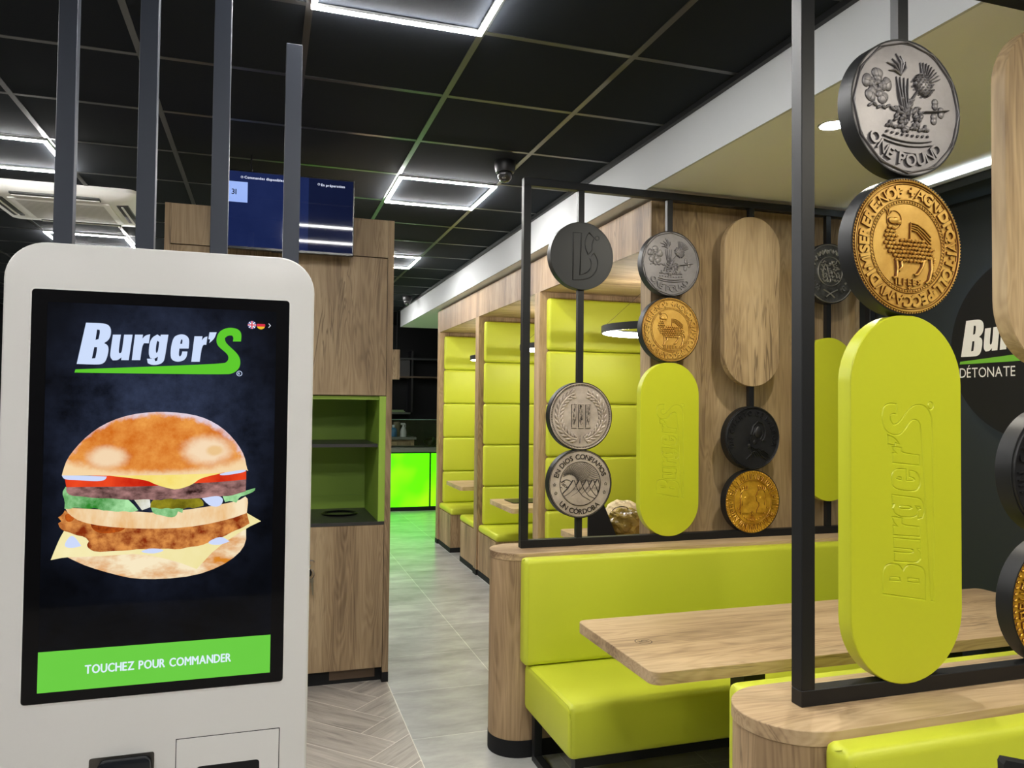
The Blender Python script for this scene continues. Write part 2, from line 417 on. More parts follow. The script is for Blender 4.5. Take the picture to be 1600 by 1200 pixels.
def wood(name, axis='z', light=(176, 153, 121), mid=(150, 127, 98), dark=(104, 84, 63), rough=0.55, seed=0.0, across=1.0):
    across *= 0.8
    m, nt, b = node_mat(name)
    b.inputs['Roughness'].default_value = rough; b.inputs['Specular IOR Level'].default_value = 0.35
    N = nt.nodes.new; L = nt.links.new
    tc = N('ShaderNodeTexCoord'); oi = N('ShaderNodeObjectInfo')
    off = N('ShaderNodeVectorMath'); off.operation = 'SCALE'; off.inputs[0].default_value = (3.1, 5.7, 2.3)
    L(oi.outputs['Random'], off.inputs['Scale'])
    ad = N('ShaderNodeVectorMath'); ad.operation = 'ADD'
    L(tc.outputs['Object'], ad.inputs[0]); L(off.outputs['Vector'], ad.inputs[1])
    def noise(al, ac, detail, rough_=0.55, dist=0.0, sd=0.0):
        mp = N('ShaderNodeMapping')
        sc = {'x': (al, ac, ac), 'y': (ac, al, ac), 'z': (ac, ac, al)}[axis]
        mp.inputs['Scale'].default_value = sc; mp.inputs['Location'].default_value = (seed+sd, seed*2.1+sd, seed*0.7-sd)
        L(ad.outputs['Vector'], mp.inputs['Vector'])
        n = N('ShaderNodeTexNoise'); n.inputs['Scale'].default_value = 1.0; n.inputs['Detail'].default_value = detail
        n.inputs['Roughness'].default_value = rough_; n.inputs['Distortion'].default_value = dist
        L(mp.outputs['Vector'], n.inputs['Vector']); return n
    broad = noise(0.55, 7.0*across, 5, 0.6, 0.6)
    fine = noise(3.0, 95.0*across, 3, 0.6, 0.2, 3.0)
    cath = noise(0.8, 9.0*across, 2, 0.5, 1.4, 9.0)
    # annual ring lines from a stretched noise field
    mul = N('ShaderNodeMath'); mul.operation = 'MULTIPLY'; mul.inputs[1].default_value = 14.0; L(cath.outputs['Fac'], mul.inputs[0])
    sn = N('ShaderNodeMath'); sn.operation = 'SINE'; mu2 = N('ShaderNodeMath'); mu2.operation = 'MULTIPLY'; mu2.inputs[1].default_value = 6.283
    L(mul.outputs[0], mu2.inputs[0]); L(mu2.outputs[0], sn.inputs[0])
    # combine
    a1 = N('ShaderNodeMath'); a1.operation = 'MULTIPLY_ADD'; a1.inputs[1].default_value = 0.055; L(sn.outputs[0], a1.inputs[0]); L(broad.outputs['Fac'], a1.inputs[2])
    s1 = N('ShaderNodeMath'); s1.operation = 'MULTIPLY_ADD'; s1.inputs[1].default_value = 0.30; L(fine.outputs['Fac'], s1.inputs[0]); L(a1.outputs[0], s1.inputs[2])
    rp = N('ShaderNodeValToRGB'); e = rp.color_ramp.elements
    e[0].position = 0.40; e[0].color = (*S(*dark), 1); e[1].position = 0.86; e[1].color = (*S(*light), 1)
    k = e.new(0.62); k.color = (*S(*mid), 1)
    L(s1.outputs[0], rp.inputs['Fac'])
    # sparse dark checks along the grain
    ck = noise(0.9, 16.0*across, 3, 0.7, 0.8, 17.0)
    ab = N('ShaderNodeMath'); ab.operation = 'SUBTRACT'; ab.inputs[1].default_value = 0.5; L(ck.outputs['Fac'], ab.inputs[0])
    ab2 = N('ShaderNodeMath'); ab2.operation = 'ABSOLUTE'; L(ab.outputs[0], ab2.inputs[0])
    line = N('ShaderNodeMapRange'); line.inputs['From Min'].default_value = 0.004; line.inputs['From Max'].default_value = 0.024
    line.inputs['To Min'].default_value = 1.0; line.inputs['To Max'].default_value = 0.0; L(ab2.outputs[0], line.inputs['Value'])
    mk = noise(1.1, 3.0*across, 2, 0.5, 0.0, 23.0)
    mr = N('ShaderNodeMapRange'); mr.inputs['From Min'].default_value = 0.55; mr.inputs['From Max'].default_value = 0.66; L(mk.outputs['Fac'], mr.inputs['Value'])
    mm = N('ShaderNodeMath'); mm.operation = 'MULTIPLY'; L(line.outputs[0], mm.inputs[0]); L(mr.outputs[0], mm.inputs[1])
    ms = N('ShaderNodeMath'); ms.operation = 'MULTIPLY'; ms.inputs[1].default_value = 0.6; L(mm.outputs[0], ms.inputs[0])
    mx = N('ShaderNodeMix'); mx.data_type = 'RGBA'; L(ms.outputs[0], mx.inputs[0]); L(rp.outputs['Color'], mx.inputs[6])
    mx.inputs[7].default_value = (*S(62, 46, 33), 1)
    L(mx.outputs[2], b.inputs['Base Color'])
    bp = N('ShaderNodeBump'); bp.inputs['Strength'].default_value = 0.15; bp.inputs['Distance'].default_value = 0.001
    L(fine.outputs['Fac'], bp.inputs['Height']); L(bp.outputs['Normal'], b.inputs['Normal'])
    return m

OAK_Z = wood('oak_upright', 'z')
OAK_POST = wood('oak_divider', 'z', (196, 167, 129), (168, 140, 105), (118, 94, 69), seed=2.0)
OAK_X = wood('oak_lengthwise', 'x', (208, 182, 144), (186, 158, 121), (136, 110, 83))
OAK_Y = wood('oak_deep', 'y', seed=4.0)
OAK_PANEL = wood('oak_panel_pale', 'z', (194, 169, 130), (170, 145, 108), (124, 102, 76), seed=8.0)
LIME = plain('lime_leatherette', S(206, 213, 60), 0.42, spec=0.45, bump=0.12, bscale=350)
LIME_PAINT = plain('lime_lacquer', S(202, 208, 44), 0.38, spec=0.5)
NICHE = plain('green_laminate', S(148, 182, 66), 0.5)
BLACK_METAL = plain('black_powder_coat', (0.008, 0.0085, 0.0095), 0.48, spec=0.4)
ANTHRACITE = plain('anthracite_metal', S(47, 53, 65), 0.45, metal=0.2, spec=0.5)
BLACK = plain('black_matt', (0.008, 0.008, 0.009), 0.7, spec=0.3)
BLACK_GLOSS = plain('black_gloss', (0.003, 0.003, 0.004), 0.06, spec=0.28)
DARK_TOP = plain('dark_laminate', (0.035, 0.034, 0.035), 0.35)
TILE = plain('ceiling_tile_black', (0.0135, 0.0165, 0.0225), 0.95, spec=0.15, bump=0.2, bscale=90)
TBAR = plain('ceiling_grid_bar', (0.042, 0.043, 0.043), 0.32, metal=0.35, spec=0.6)
WHITE_PAINT = plain('white_paint', (0.56, 0.575, 0.585), 0.75, spec=0.3)
SOFFIT = plain('cream_soffit_paint', (0.84, 0.84, 0.82), 0.7, spec=0.3)
WALL_DARK = plain('dark_slate_paint', (0.020, 0.026, 0.030), 0.6, spec=0.35)
WALL_BLACK = plain('black_wall', (0.006, 0.007, 0.009), 0.6, spec=0.3)
WALL_GREY = plain('grey_wall_paint', (0.10, 0.10, 0.10), 0.8)
KIOSK_WHITE = plain('warm_white_lacquer', (0.74, 0.73, 0.705), 0.35, spec=0.5)
AC_WHITE = plain('off_white_plastic', (0.82, 0.82, 0.79), 0.5)
AC_GREY = plain('grey_plastic', (0.36, 0.36, 0.34), 0.6)
CHROME = plain('polished_metal', (0.6, 0.6, 0.6), 0.18, metal=1.0)
STEEL = plain('brushed_aluminium', (0.42, 0.42, 0.40), 0.4, metal=0.8)
LED = plain('led_diffuser', (0.9, 0.9, 0.9), 0.5, emit=(1.0, 0.985, 0.955), estr=LED_STRENGTH)
LED_RING = plain('ring_diffuser', (0.9, 0.9, 0.9), 0.5, emit=(1.0, 0.97, 0.92), estr=RING_STRENGTH)
LED_COVE = plain('cove_strip', (0.9, 0.9, 0.9), 0.5, emit=(0.80, 0.92, 1.0), estr=COVE_STRENGTH)
LED_HALO = plain('halo_strip', (0.9, 0.9, 0.9), 0.5, emit=(0.62, 0.80, 1.0), estr=26.0)
LED_SPOT = plain('downlight_lens', (0.9, 0.9, 0.9), 0.5, emit=(1.0, 0.93, 0.80), estr=800.0)

def coin_mat(name, base, dark, metal, rough, scale=9.0):
    m, nt, b = node_mat(name)
    N = nt.nodes.new; L = nt.links.new
    tc = N('ShaderNodeTexCoord')
    n = N('ShaderNodeTexNoise'); n.inputs['Scale'].default_value = scale; n.inputs['Detail'].default_value = 7; n.inputs['Roughness'].default_value = 0.65
    L(tc.outputs['Object'], n.inputs['Vector'])
    r = N('ShaderNodeValToRGB'); r.color_ramp.elements[0].position = 0.32; r.color_ramp.elements[1].position = 0.62
    r.color_ramp.elements[0].color = (*dark, 1); r.color_ramp.elements[1].color = (*base, 1)
    L(n.outputs['Fac'], r.inputs['Fac']); L(r.outputs['Color'], b.inputs['Base Color'])
    b.inputs['Metallic'].default_value = metal; b.inputs['Roughness'].default_value = rough
    n2 = N('ShaderNodeTexNoise'); n2.inputs['Scale'].default_value = 60; n2.inputs['Detail'].default_value = 4
    L(tc.outputs['Object'], n2.inputs['Vector'])
    bp = N('ShaderNodeBump'); bp.inputs['Strength'].default_value = 0.25; bp.inputs['Distance'].default_value = 0.0015
    L(n2.outputs['Fac'], bp.inputs['Height']); L(bp.outputs['Normal'], b.inputs['Normal'])
    return m
PEWTER = coin_mat('pewter_relief', S(142, 138, 138), S(122, 118, 119), 0.3, 0.42)
GOLD = coin_mat('old_gold_relief', S(236, 190, 96), S(204, 150, 62), 0.3, 0.4)
GOLD_DARK = plain('old_gold_dark_flank', S(112, 68, 24), 0.5, metal=0.3)  # darker tone for the sloped sides of the gold relief
PEWTER_DARK = plain('pewter_dark_flank', S(84, 81, 82), 0.45, metal=0.4)  # darker tone on the flanks of the raised pewter work
NICKEL_HI = plain('nickel_pale', S(150, 148, 142), 0.36, metal=0.5)  # paler tone for the raised strokes of the nickel coin
GOLD2 = coin_mat('bright_gold_relief', S(240, 188, 60), S(188, 128, 26), 0.4, 0.34, 16.0)
SILVER = coin_mat('silver_relief', S(206, 192, 178), S(160, 146, 134), 0.25, 0.45)
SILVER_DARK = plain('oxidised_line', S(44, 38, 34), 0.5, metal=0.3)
GUN = coin_mat('black_relief', S(52, 52, 54), S(34, 34, 36), 0.4, 0.38)
GUN2 = coin_mat('antique_nickel_relief', S(104, 104, 102), S(50, 50, 50), 0.5, 0.36, 20.0)
CHARCOAL = plain('charcoal_lacquer', S(33, 35, 36), 0.46, spec=0.45)
CHARCOAL_LINE = plain('charcoal_groove', S(10, 10, 11), 0.4)

def stone_floor():
    m, nt, b = node_mat('grey_stone_tile')
    N = nt.nodes.new; L = nt.links.new
    tc = N('ShaderNodeTexCoord'); mp = N('ShaderNodeMapping'); L(tc.outputs['Object'], mp.inputs['Vector'])
    mp.inputs['Location'].default_value = (-0.685, -4.20, 0)
    br = N('ShaderNodeTexBrick'); br.offset = 0.0; br.squash = 1.0
    br.inputs['Scale'].default_value = 1.0; br.inputs['Mortar Size'].default_value = 0.0022; br.inputs['Mortar Smooth'].default_value = 0.0
    br.inputs['Brick Width'].default_value = 0.6; br.inputs['Row Height'].default_value = 0.6; br.inputs['Bias'].default_value = 0.0
    br.inputs['Color1'].default_value = (0.9, 0.9, 0.9, 1); br.inputs['Color2'].default_value = (1.06, 1.06, 1.06, 1); br.inputs['Mortar'].default_value = (1.5, 1.5, 1.45, 1)
    L(mp.outputs['Vector'], br.inputs['Vector'])
    ms = N('ShaderNodeMapping'); ms.inputs['Scale'].default_value = (1.5, 3.0, 1); L(tc.outputs['Object'], ms.inputs['Vector'])
    n = N('ShaderNodeTexNoise'); n.inputs['Scale'].default_value = 1.5; n.inputs['Detail'].default_value = 9; n.inputs['Roughness'].default_value = 0.62; n.inputs['Distortion'].default_value = 0.15
    L(ms.outputs['Vector'], n.inputs['Vector'])
    r = N('ShaderNodeValToRGB'); r.color_ramp.elements[0].position = 0.28; r.color_ramp.elements[1].position = 0.74
    r.color_ramp.elements[0].color = (*S(146, 146, 143), 1); r.color_ramp.elements[1].color = (*S(198, 197, 193), 1)
    L(n.outputs['Fac'], r.inputs['Fac'])
    mx = N('ShaderNodeMix'); mx.data_type = 'RGBA'; mx.blend_type = 'MULTIPLY'; mx.inputs[0].default_value = 1.0
    L(r.outputs['Color'], mx.inputs[6]); L(br.outputs['Color'], mx.inputs[7]); L(mx.outputs[2], b.inputs['Base Color'])
    b.inputs['Roughness'].default_value = 0.27; b.inputs['Specular IOR Level'].default_value = 0.45
    bp = N('ShaderNodeBump'); bp.inputs['Strength'].default_value = 0.05; bp.inputs['Distance'].default_value = 0.002
    L(n.outputs['Fac'], bp.inputs['Height']); L(bp.outputs['Normal'], b.inputs['Normal'])
    return m
STONE = stone_floor()

def plank_mat():
    m, nt, b = node_mat('grey_wood_plank')
    N = nt.nodes.new; L = nt.links.new
    uv = N('ShaderNodeUVMap'); uv.uv_map = 'plank'
    def noise(sx, sy, d, dist=0.0):
        mp = N('ShaderNodeMapping'); mp.inputs['Scale'].default_value = (sx, sy, 1); L(uv.outputs['UV'], mp.inputs['Vector'])
        n = N('ShaderNodeTexNoise'); n.inputs['Scale'].default_value = 1; n.inputs['Detail'].default_value = d; n.inputs['Distortion'].default_value = dist
        n.inputs['Roughness'].default_value = 0.62
        L(mp.outputs['Vector'], n.inputs['Vector']); return n
    a = noise(2.2, 20, 6, 0.8); f = noise(5, 120, 3); k = noise(2.0, 5.0, 2)
    s = N('ShaderNodeMath'); s.operation = 'MULTIPLY_ADD'; s.inputs[1].default_value = 0.35; L(f.outputs['Fac'], s.inputs[0]); L(a.outputs['Fac'], s.inputs[2])
    r = N('ShaderNodeValToRGB'); e = r.color_ramp.elements
    e[0].position = 0.42; e[0].color = (*S(112, 107, 102), 1); e[1].position = 0.90; e[1].color = (*S(182, 175, 166), 1); q = e.new(0.64); q.color = (*S(156, 149, 141), 1)
    L(s.outputs[0], r.inputs['Fac']); L(r.outputs['Color'], b.inputs['Base Color'])
    b.inputs['Roughness'].default_value = 0.42
    return m
PLANK = plank_mat()
GROUT = plain('pale_grout', S(214, 209, 199), 0.8)

def glow_panel(name, col, col2, strength):
    """backlit acrylic: even colour with slow blotches"""
    m, nt, b = node_mat(name)
    N = nt.nodes.new; L = nt.links.new
    tc = N('ShaderNodeTexCoord'); n = N('ShaderNodeTexNoise'); n.inputs['Scale'].default_value = 2.2; n.inputs['Detail'].default_value = 1
    L(tc.outputs['Object'], n.inputs['Vector'])
    r = N('ShaderNodeValToRGB'); r.color_ramp.elements[0].position = 0.42; r.color_ramp.elements[1].position = 0.72
    r.color_ramp.elements[0].color = (*col, 1); r.color_ramp.elements[1].color = (*col2, 1)
    L(n.outputs['Fac'], r.inputs['Fac']); L(r.outputs['Color'], b.inputs['Emission Color'])
    b.inputs['Emission Strength'].default_value = strength; b.inputs['Base Color'].default_value = (0.01, 0.03, 0.0, 1); b.inputs['Roughness'].default_value = 0.4
    return m
GREEN_GLOW = glow_panel('backlit_green_acrylic', (0.08, 1.0, 0.0), (0.22, 1.0, 0.003), 1.9)

def screen_mat(name, c1, c2=None, scale=20.0, strength=1.0, lo=0.35, hi=0.65, detail=5.0, stretch=(1, 1, 1)):
    m, nt, b = node_mat(name)
    N = nt.nodes.new; L = nt.links.new
    b.inputs['Base Color'].default_value = (0.0, 0.0, 0.0, 1); b.inputs['Roughness'].default_value = 0.035; b.inputs['Specular IOR Level'].default_value = 0.3
    b.inputs['Emission Strength'].default_value = strength
    if c2 is None: b.inputs['Emission Color'].default_value = (*c1, 1)
    else:
        tc = N('ShaderNodeTexCoord'); mp = N('ShaderNodeMapping'); mp.inputs['Scale'].default_value = stretch
        L(tc.outputs['Object'], mp.inputs['Vector'])
        n = N('ShaderNodeTexNoise'); n.inputs['Scale'].default_value = scale; n.inputs['Detail'].default_value = detail; n.inputs['Roughness'].default_value = 0.6
        L(mp.outputs['Vector'], n.inputs['Vector'])
        r = N('ShaderNodeValToRGB'); r.color_ramp.elements[0].position = lo; r.color_ramp.elements[1].position = hi
        r.color_ramp.elements[0].color = (*c1, 1); r.color_ramp.elements[1].color = (*c2, 1)
        L(n.outputs['Fac'], r.inputs['Fac']); L(r.outputs['Color'], b.inputs['Emission Color'])
    return m

def glass_mat():
    m, nt, b = node_mat('clear_glass')
    b.inputs['Base Color'].default_value = (0.85, 0.95, 0.9, 1); b.inputs['Roughness'].default_value = 0.02
    b.inputs['Transmission Weight'].default_value = 1.0; b.inputs['IOR'].default_value = 1.45
    return m
GLASS = glass_mat()
# ================================================================== THE SETTING
RX = 3.20            # right wall
BX = 1.80            # bulkhead face
ZC = 2.90
YB = 10.8            # end of the bulkhead

bm = B(); box(bm, 0.685, 3.6, -3.5, 13.2, -0.06, 0.0); struct('floor', bm, STONE)

# herringbone planks left of the tiled aisle
def herringbone():
    w, Lh = 0.2015, 0.806
    p0, r0 = -2.314-Lh, -3.171
    tb = bmesh.new(); uvl = tb.loops.layers.uv.new('plank')
    r2 = math.sqrt(0.5); g = 0.0021
    def world(p, r):        # p along (1,-1), r = -(along (1,1))
        q = -r
        return ((p+q)*r2, (q-p)*r2)
    def plank(pa, pb, ra, rb, along_p):
        xs = [world(*k) for k in ((pa+g, ra+g), (pb-g, ra+g), (pb-g, rb-g), (pa+g, rb-g))]
        if min(x for x, y in xs) > 0.70 or max(x for x, y in xs) < -4.1 or min(y for x, y in xs) > 8 or max(y for x, y in xs) < -3.5: return
        f = tb.faces.new([tb.verts.new((x, y, 0.0)) for x, y in xs][::-1])
        if f.normal.z < 0: f.normal_flip()
        ou, ov = rnd.uniform(0, 50), rnd.uniform(0, 50)
        for l in f.loops:
            x, y = l.vert.co.x, l.vert.co.y
            p = (x-y)*r2; q = (x+y)*r2
            l[uvl].uv = (p+ou, q+ov) if along_p else (q+ou, p+ov)
    for m in range(-14, 15):
        for k in range(-70, 71):
            a = p0+k*w+2*Lh*m; b = r0+k*w
            plank(a, a+Lh, b, b+w, True)
            plank(a+Lh, a+Lh+w, b+w-Lh, b+w, False)
    for co, no in (((0.682, 0, 0), (1, 0, 0)), ((-4.0, 0, 0), (-1, 0, 0)), ((0, -3.5, 0), (0, -1, 0)), ((0, 8.0, 0), (0, 1, 0))):
        bmesh.ops.bisect_plane(tb, geom=list(tb.verts)+list(tb.edges)+list(tb.faces), plane_co=co, plane_no=no, clear_outer=True)
    tb.normal_update()
    for f in tb.faces:
        if f.normal.z < 0: f.normal_flip()
    return tb
bm = B(); box(bm, -4.0, 0.685, -3.5, 8.0, -0.06, -0.0005); box(bm, -4.0, 0.685, 8.0, 13.2, -0.06, 0.0)
o = struct('floor', bm, GROUT)
o['label'] = 'pale grout bed under the herringbone planks'
struct('floor', herringbone(), PLANK, sharp=None)

bm = B(); box(bm, -4.0, RX+0.4, -3.5, 13.2, ZC, ZC+0.06); ceil = struct('ceiling', bm, TILE)
bm = B()
k = -8
for i in range(-8, 3):
    x = 0.72+0.6*i
    if -4.0 < x < BX: box(bm, x-0.012, x+0.012, -3.5, 13.2, ZC-0.003, ZC+0.001)
for j in range(-11, 19):
    y = 2.64+0.6*j
    if -3.5 < y < 13.2: box(bm, -4.0, BX, y-0.012, y+0.012, ZC-0.0024, ZC+0.001)
o = struct('ceiling_grid', bm, TBAR, ceil)
bm = B(); box(bm, BX-0.022, BX, -3.5, YB, ZC-0.024, ZC); struct('trim_1', bm, BLACK_METAL)
bm = B(); box(bm, BX, BX+0.012, -3.5, YB, 2.65, ZC); box(bm, BX, RX+0.4, YB-0.012, YB, 2.65, ZC); struct('trim_2', bm, WHITE_PAINT)
bm = B(); box(bm, BX+0.012, RX+0.2, -3.5, YB-0.012, 2.65, 2.662); struct('ceiling', bm, SOFFIT)
bm = B(); box(bm, RX, RX+0.12, -3.5, 3.545, 0, ZC); struct('wall_right', bm, WALL_DARK)
bm = B(); box(bm, RX, RX+0.12, 3.545, YB, 0, ZC); struct('wall_right', bm, WALL_BLACK)
bm = B(); box(bm, -4.0, RX+0.4, 13.0, 13.2, 0, ZC); struct('wall_far', bm, WALL_BLACK)
bm = B(); box(bm, RX+0.3, RX+0.42, YB, 13.0, 0, ZC); struct('wall_kitchen', bm, WALL_BLACK)
bm = B(); box(bm, -4.12, -4.0, -3.5, 13.0, 0, ZC); struct('wall_left', bm, WALL_GREY)
bm = B(); box(bm, -4.0, RX+0.4, -3.62, -3.5, 0, ZC); struct('wall_back', bm, WALL_GREY)
# dark pelmet along the right wall with its up-light
bm = B(); box(bm, 2.985, RX, -3.0, 3.25, 2.57, 2.606); box(bm, 2.98, 2.985, -3.0, 3.25, 2.57, 2.612); pel = struct('trim_3', bm, WALL_DARK)
bm = B(); box(bm, 2.974, 2.981, -3.0, 3.25, 2.608, 2.622); struct('edge_profile', bm, STEEL, pel)
bm = B(); box(bm, 2.986, 3.02, -3.0, 3.25, 2.606, 2.612); struct('light_strip', bm, LED_COVE, pel)

# ------------------------------------------------------------------ ceiling LED frames
led = thing('ceiling_light', 'square LED frame light on the black ceiling nearest the camera, cut by the top edge', 'ceiling light', (0.42, 2.34, ZC), 'square LED frame lights on the black ceiling')
def led_frame(root):
    x, y = root.location.x, root.location.y; h = 0.295; t = 0.017
    bm = B()
    for a in ((-h, h, -h, -h+t), (-h, h, h-t, h), (-h, -h+t, -h+t, h-t), (h-t, h, -h+t, h-t)):
        box(bm, x+a[0], x+a[1], y+a[2], y+a[3], ZC-0.019, ZC-0.0135)
    obj('diffuser', bm, LED, root)
    bm = B()
    for a in ((-h-.002, h+.002, -h-.002, -h+t), (-h-.002, h+.002, h-t, h+.002), (-h-.002, -h+t, -h+t, h-t), (h-t, h+.002, -h+t, h-t)):
        box(bm, x+a[0], x+a[1], y+a[2], y+a[3], ZC-0.0135, ZC-0.003)
    obj('housing', bm, STEEL, root)
led_frame(led)
for x, y, lab in ((1.02, 4.74, 'square LED frame light on the black ceiling, just left of the nearer dome camera'),
                  (1.02, 7.14, 'small distant square LED frame light half hidden by the top corner of the wooden cabinet'),
                  (-1.38, 4.74, 'square LED frame light at the left edge, nearer than the air conditioner'),
                  (-1.38, 7.14, 'square LED frame light just above the top of the kiosk, beyond the air conditioner'),
                  (-2.58, 5.94, 'square LED frame light on the far left ceiling, outside the left edge of the photo'),
                  (-1.98, 2.34, 'square LED frame light left of the kiosk, outside the photo'),
                  (-1.98, 9.54, 'square LED frame light farthest left in the room'),
                  (1.02, 9.54, 'square LED frame light farthest down the aisle'),
                  (0.42, -0.06, 'square LED frame light over the place where the photo was taken'),
                  (-1.98, -0.06, 'square LED frame light behind the kiosk front, over the entrance'),
                  (0.42, -2.46, 'square LED frame light by the back wall, right one'),
                  (-1.98, -2.46, 'square LED frame light by the back wall, left one')):
    dup(led, (x, y, ZC), lab)

# ------------------------------------------------------------------ soffit downlights
dl = thing('downlight', 'round recessed downlight in the cream soffit behind the upper large coin', 'downlight', (2.06, 2.42, 2.65), 'recessed downlights in the soffit')
bm = B(); lathe(bm, [(0.044, -0.001), (0.052, -0.004), (0.056, -0.003), (0.057, 0.0)], 2.06, 2.42, 2.65); obj('trim_ring', bm, WHITE_PAINT, dl)
bm = B(); lathe(bm, [(0, -0.0025), (0.044, -0.0025), (0.044, 0.0)], 2.06, 2.42, 2.65); obj('lens', bm, LED_SPOT, dl)
dup(dl, (2.06, 0.55, 2.65), 'added round downlight in the soffit above the nearest table, unseen, lighting the near bench')  # unseen lamp, added to light the near bench
dup(dl, (2.06, -1.3, 2.65), 'added round downlight in the soffit behind the camera, unseen')  # another out-of-view lamp added for the light it gives the near bench

# ------------------------------------------------------------------ dome cameras
def dome(loc, label, s=1.0):
    r = thing('security_camera', label, 'security camera', loc, 'black dome cameras')
    x, y, z = loc
    bm = B(); lathe(bm, [(0, 0), (0.058*s, 0), (0.060*s, -0.012*s), (0.056*s, -0.040*s), (0.050*s, -0.060*s), (0.040*s, -0.064*s), (0, -0.064*s)], x, y, z); obj('housing', bm, plain('camera_black', (0.01, 0.01, 0.011), 0.35), r)
    bm = B(); lathe(bm, [(0.042*s, -0.0645*s), (0.042*s, -0.075*s), (0.036*s, -0.096*s), (0.022*s, -0.110*s), (0, -0.115*s)], x, y, z)
    d = obj('dome', bm, plain('smoked_dome', (0.03, 0.03, 0.032), 0.03, spec=0.8), r)
    bm = B(); lathe(bm, [(0.012*s, 0), (0.013*s, -0.004*s), (0.008*s, -0.008*s), (0, -0.006*s)], x-0.012, y-0.024, z-0.094*s); obj('lens', bm, STEEL, d)
    return r
dome((1.235, 4.02, ZC), 'black dome security camera on the ceiling right of the nearer LED frame')
dome((1.66, 9.46, ZC), 'tiny far black dome camera at the end of the aisle beside the white bulkhead')

# ------------------------------------------------------------------ air conditioner cassette
def aircon():
    x0, x1, y0, y1 = -1.74, -0.80, 5.34, 6.28
    cx, cy = (x0+x1)/2, (y0+y1)/2
    r = thing('air_conditioner', 'white ceiling cassette air conditioner behind the left posts', 'air conditioner', (cx, cy, ZC))
    tb = bmesh.new()
    def ring(i, z): return [tb.verts.new((*p, z)) for p in rrect(x0+i, x1-i, y0+i, y1-i, 0.06, 5)]
    R_ = [ring(0, ZC), ring(0, ZC-0.022), ring(0.03, ZC-0.05), ring(0.17, ZC-0.062)]
    for a, b in zip(R_, R_[1:]):
        for i in range(len(a)): tb.faces.new((a[i], a[(i+1) % len(a)], b[(i+1) % len(b)], b[i]))
    tb.faces.new(R_[-1]); bmesh.ops.recalc_face_normals(tb, faces=list(tb.faces))
    bm = B(); merge(bm, tb); obj('casing', bm, AC_WHITE, r)
    bm = B(); box(bm, cx-0.29, cx+0.29, cy-0.29, cy+0.29, ZC-0.074, ZC-0.060, r=0.008)
    gr = obj('intake_grille', bm, AC_WHITE, r)
    bm = B()
    for k in range(24): box(bm, cx-0.25, cx+0.25, cy-0.25+k*0.0212, cy-0.25+k*0.0212+0.006, ZC-0.0755, ZC-0.0735)
    obj('slats', bm, AC_GREY, gr)
    for a in range(4):
        ca, sa = [(1, 0), (0, 1), (-1, 0), (0, -1)][a]
        def fr(u, v): return (cx+ca*v-sa*u, cy+sa*v+ca*u)
        bm = B(); q = [fr(-0.25, 0.325), fr(0.25, 0.325), fr(0.25, 0.395), fr(-0.25, 0.395)]
        xs = [p[0] for p in q]; ys = [p[1] for p in q]
        box(bm, min(xs), max(xs), min(ys), max(ys), ZC-0.066, ZC-0.052, r=0.003)
        sl = obj('air_outlet', bm, plain('outlet_dark', (0.02, 0.02, 0.02), 0.6), r)
        bm = B(); q = [fr(-0.245, 0.352), fr(0.245, 0.352), fr(0.245, 0.364), fr(-0.245, 0.364)]
        xs = [p[0] for p in q]; ys = [p[1] for p in q]
        box(bm, min(xs), max(xs), min(ys), max(ys), ZC-0.071, ZC-0.064); obj('louver', bm, AC_WHITE, sl)
aircon()

# ================================================================== BOOTHS
XV = 1.88
PY = [3.545, 5.225, 6.890, 8.560]          # near faces of the partitions
PT = 0.112
ZT, ZB = 2.625, 2.385                      # canopy top and underside
cn = thing('booth_canopy', 'long wooden canopy over the row of lime booths', 'canopy', (XV, PY[0], 0))
def boards(bm, y0, y1, n, seed):
    rr = random.Random(seed)
    cut = [y0]+sorted(y0+(y1-y0)*(i+rr.uniform(-0.15, 0.15))/n for i in range(1, n))+[y1]
    for a, b in zip(cut, cut[1:]): box(bm, XV, XV+0.018, a+0.0008, b-0.0008, ZB, ZT)
bm = B(); boards(bm, PY[0]+0.012, PY[3]+PT, 16, 5); obj('fascia', bm, wood('oak_fascia', 'z', (186, 160, 128), (158, 131, 103), (112, 88, 68), seed=13.0, across=1.3), cn)
bm = B(); box(bm, XV+0.018, RX-0.002, PY[0]+0.012, PY[3]+PT, ZB, ZB+0.018); obj('underside', bm, OAK_X, cn)
bm = B(); box(bm, XV+0.018, RX-0.002, PY[0]+0.012, PY[3]+PT, ZT-0.018, ZT); obj('roof_panel', bm, OAK_X, cn)

part_lab = ['wide wooden end panel of the booth row behind the farther coin screen', 'first wooden booth partition seen behind the left post of the farther coin screen',
            'second wooden booth partition down the aisle', 'last wooden booth partition at the far end by the green counter']
for i, y in enumerate(PY):
    r = thing('booth_partition', part_lab[i], 'partition', (XV, y, 0), 'wooden partitions of the booth row')
    if i == 0:
        # upright boards of the end panel
        cuts = [XV, 1.925, 2.145, 2.535, 2.935, RX-0.002]
        bm = B()
        for a, b in zip(cuts, cuts[1:]): box(bm, a+0.0006, b-0.0006, y, y+0.012, 0.05, ZT)
        obj('end_panel', bm, OAK_PANEL, r)
        bm = B(); box(bm, XV, RX-0.002, y+0.012, y+PT, 0.05, ZB); obj('core', bm, OAK_PANEL, r)
    else:
        bm = B(); box(bm, XV, RX-0.002, y, y+PT, 0.05, ZB, r=0.001, seg=1); obj('core', bm, OAK_POST, r)
    bm = B(); box(bm, XV-0.004, RX-0.002, y-0.002 if i else y, y+PT+0.002, 0, 0.05); obj('plinth', bm, BLACK, r)

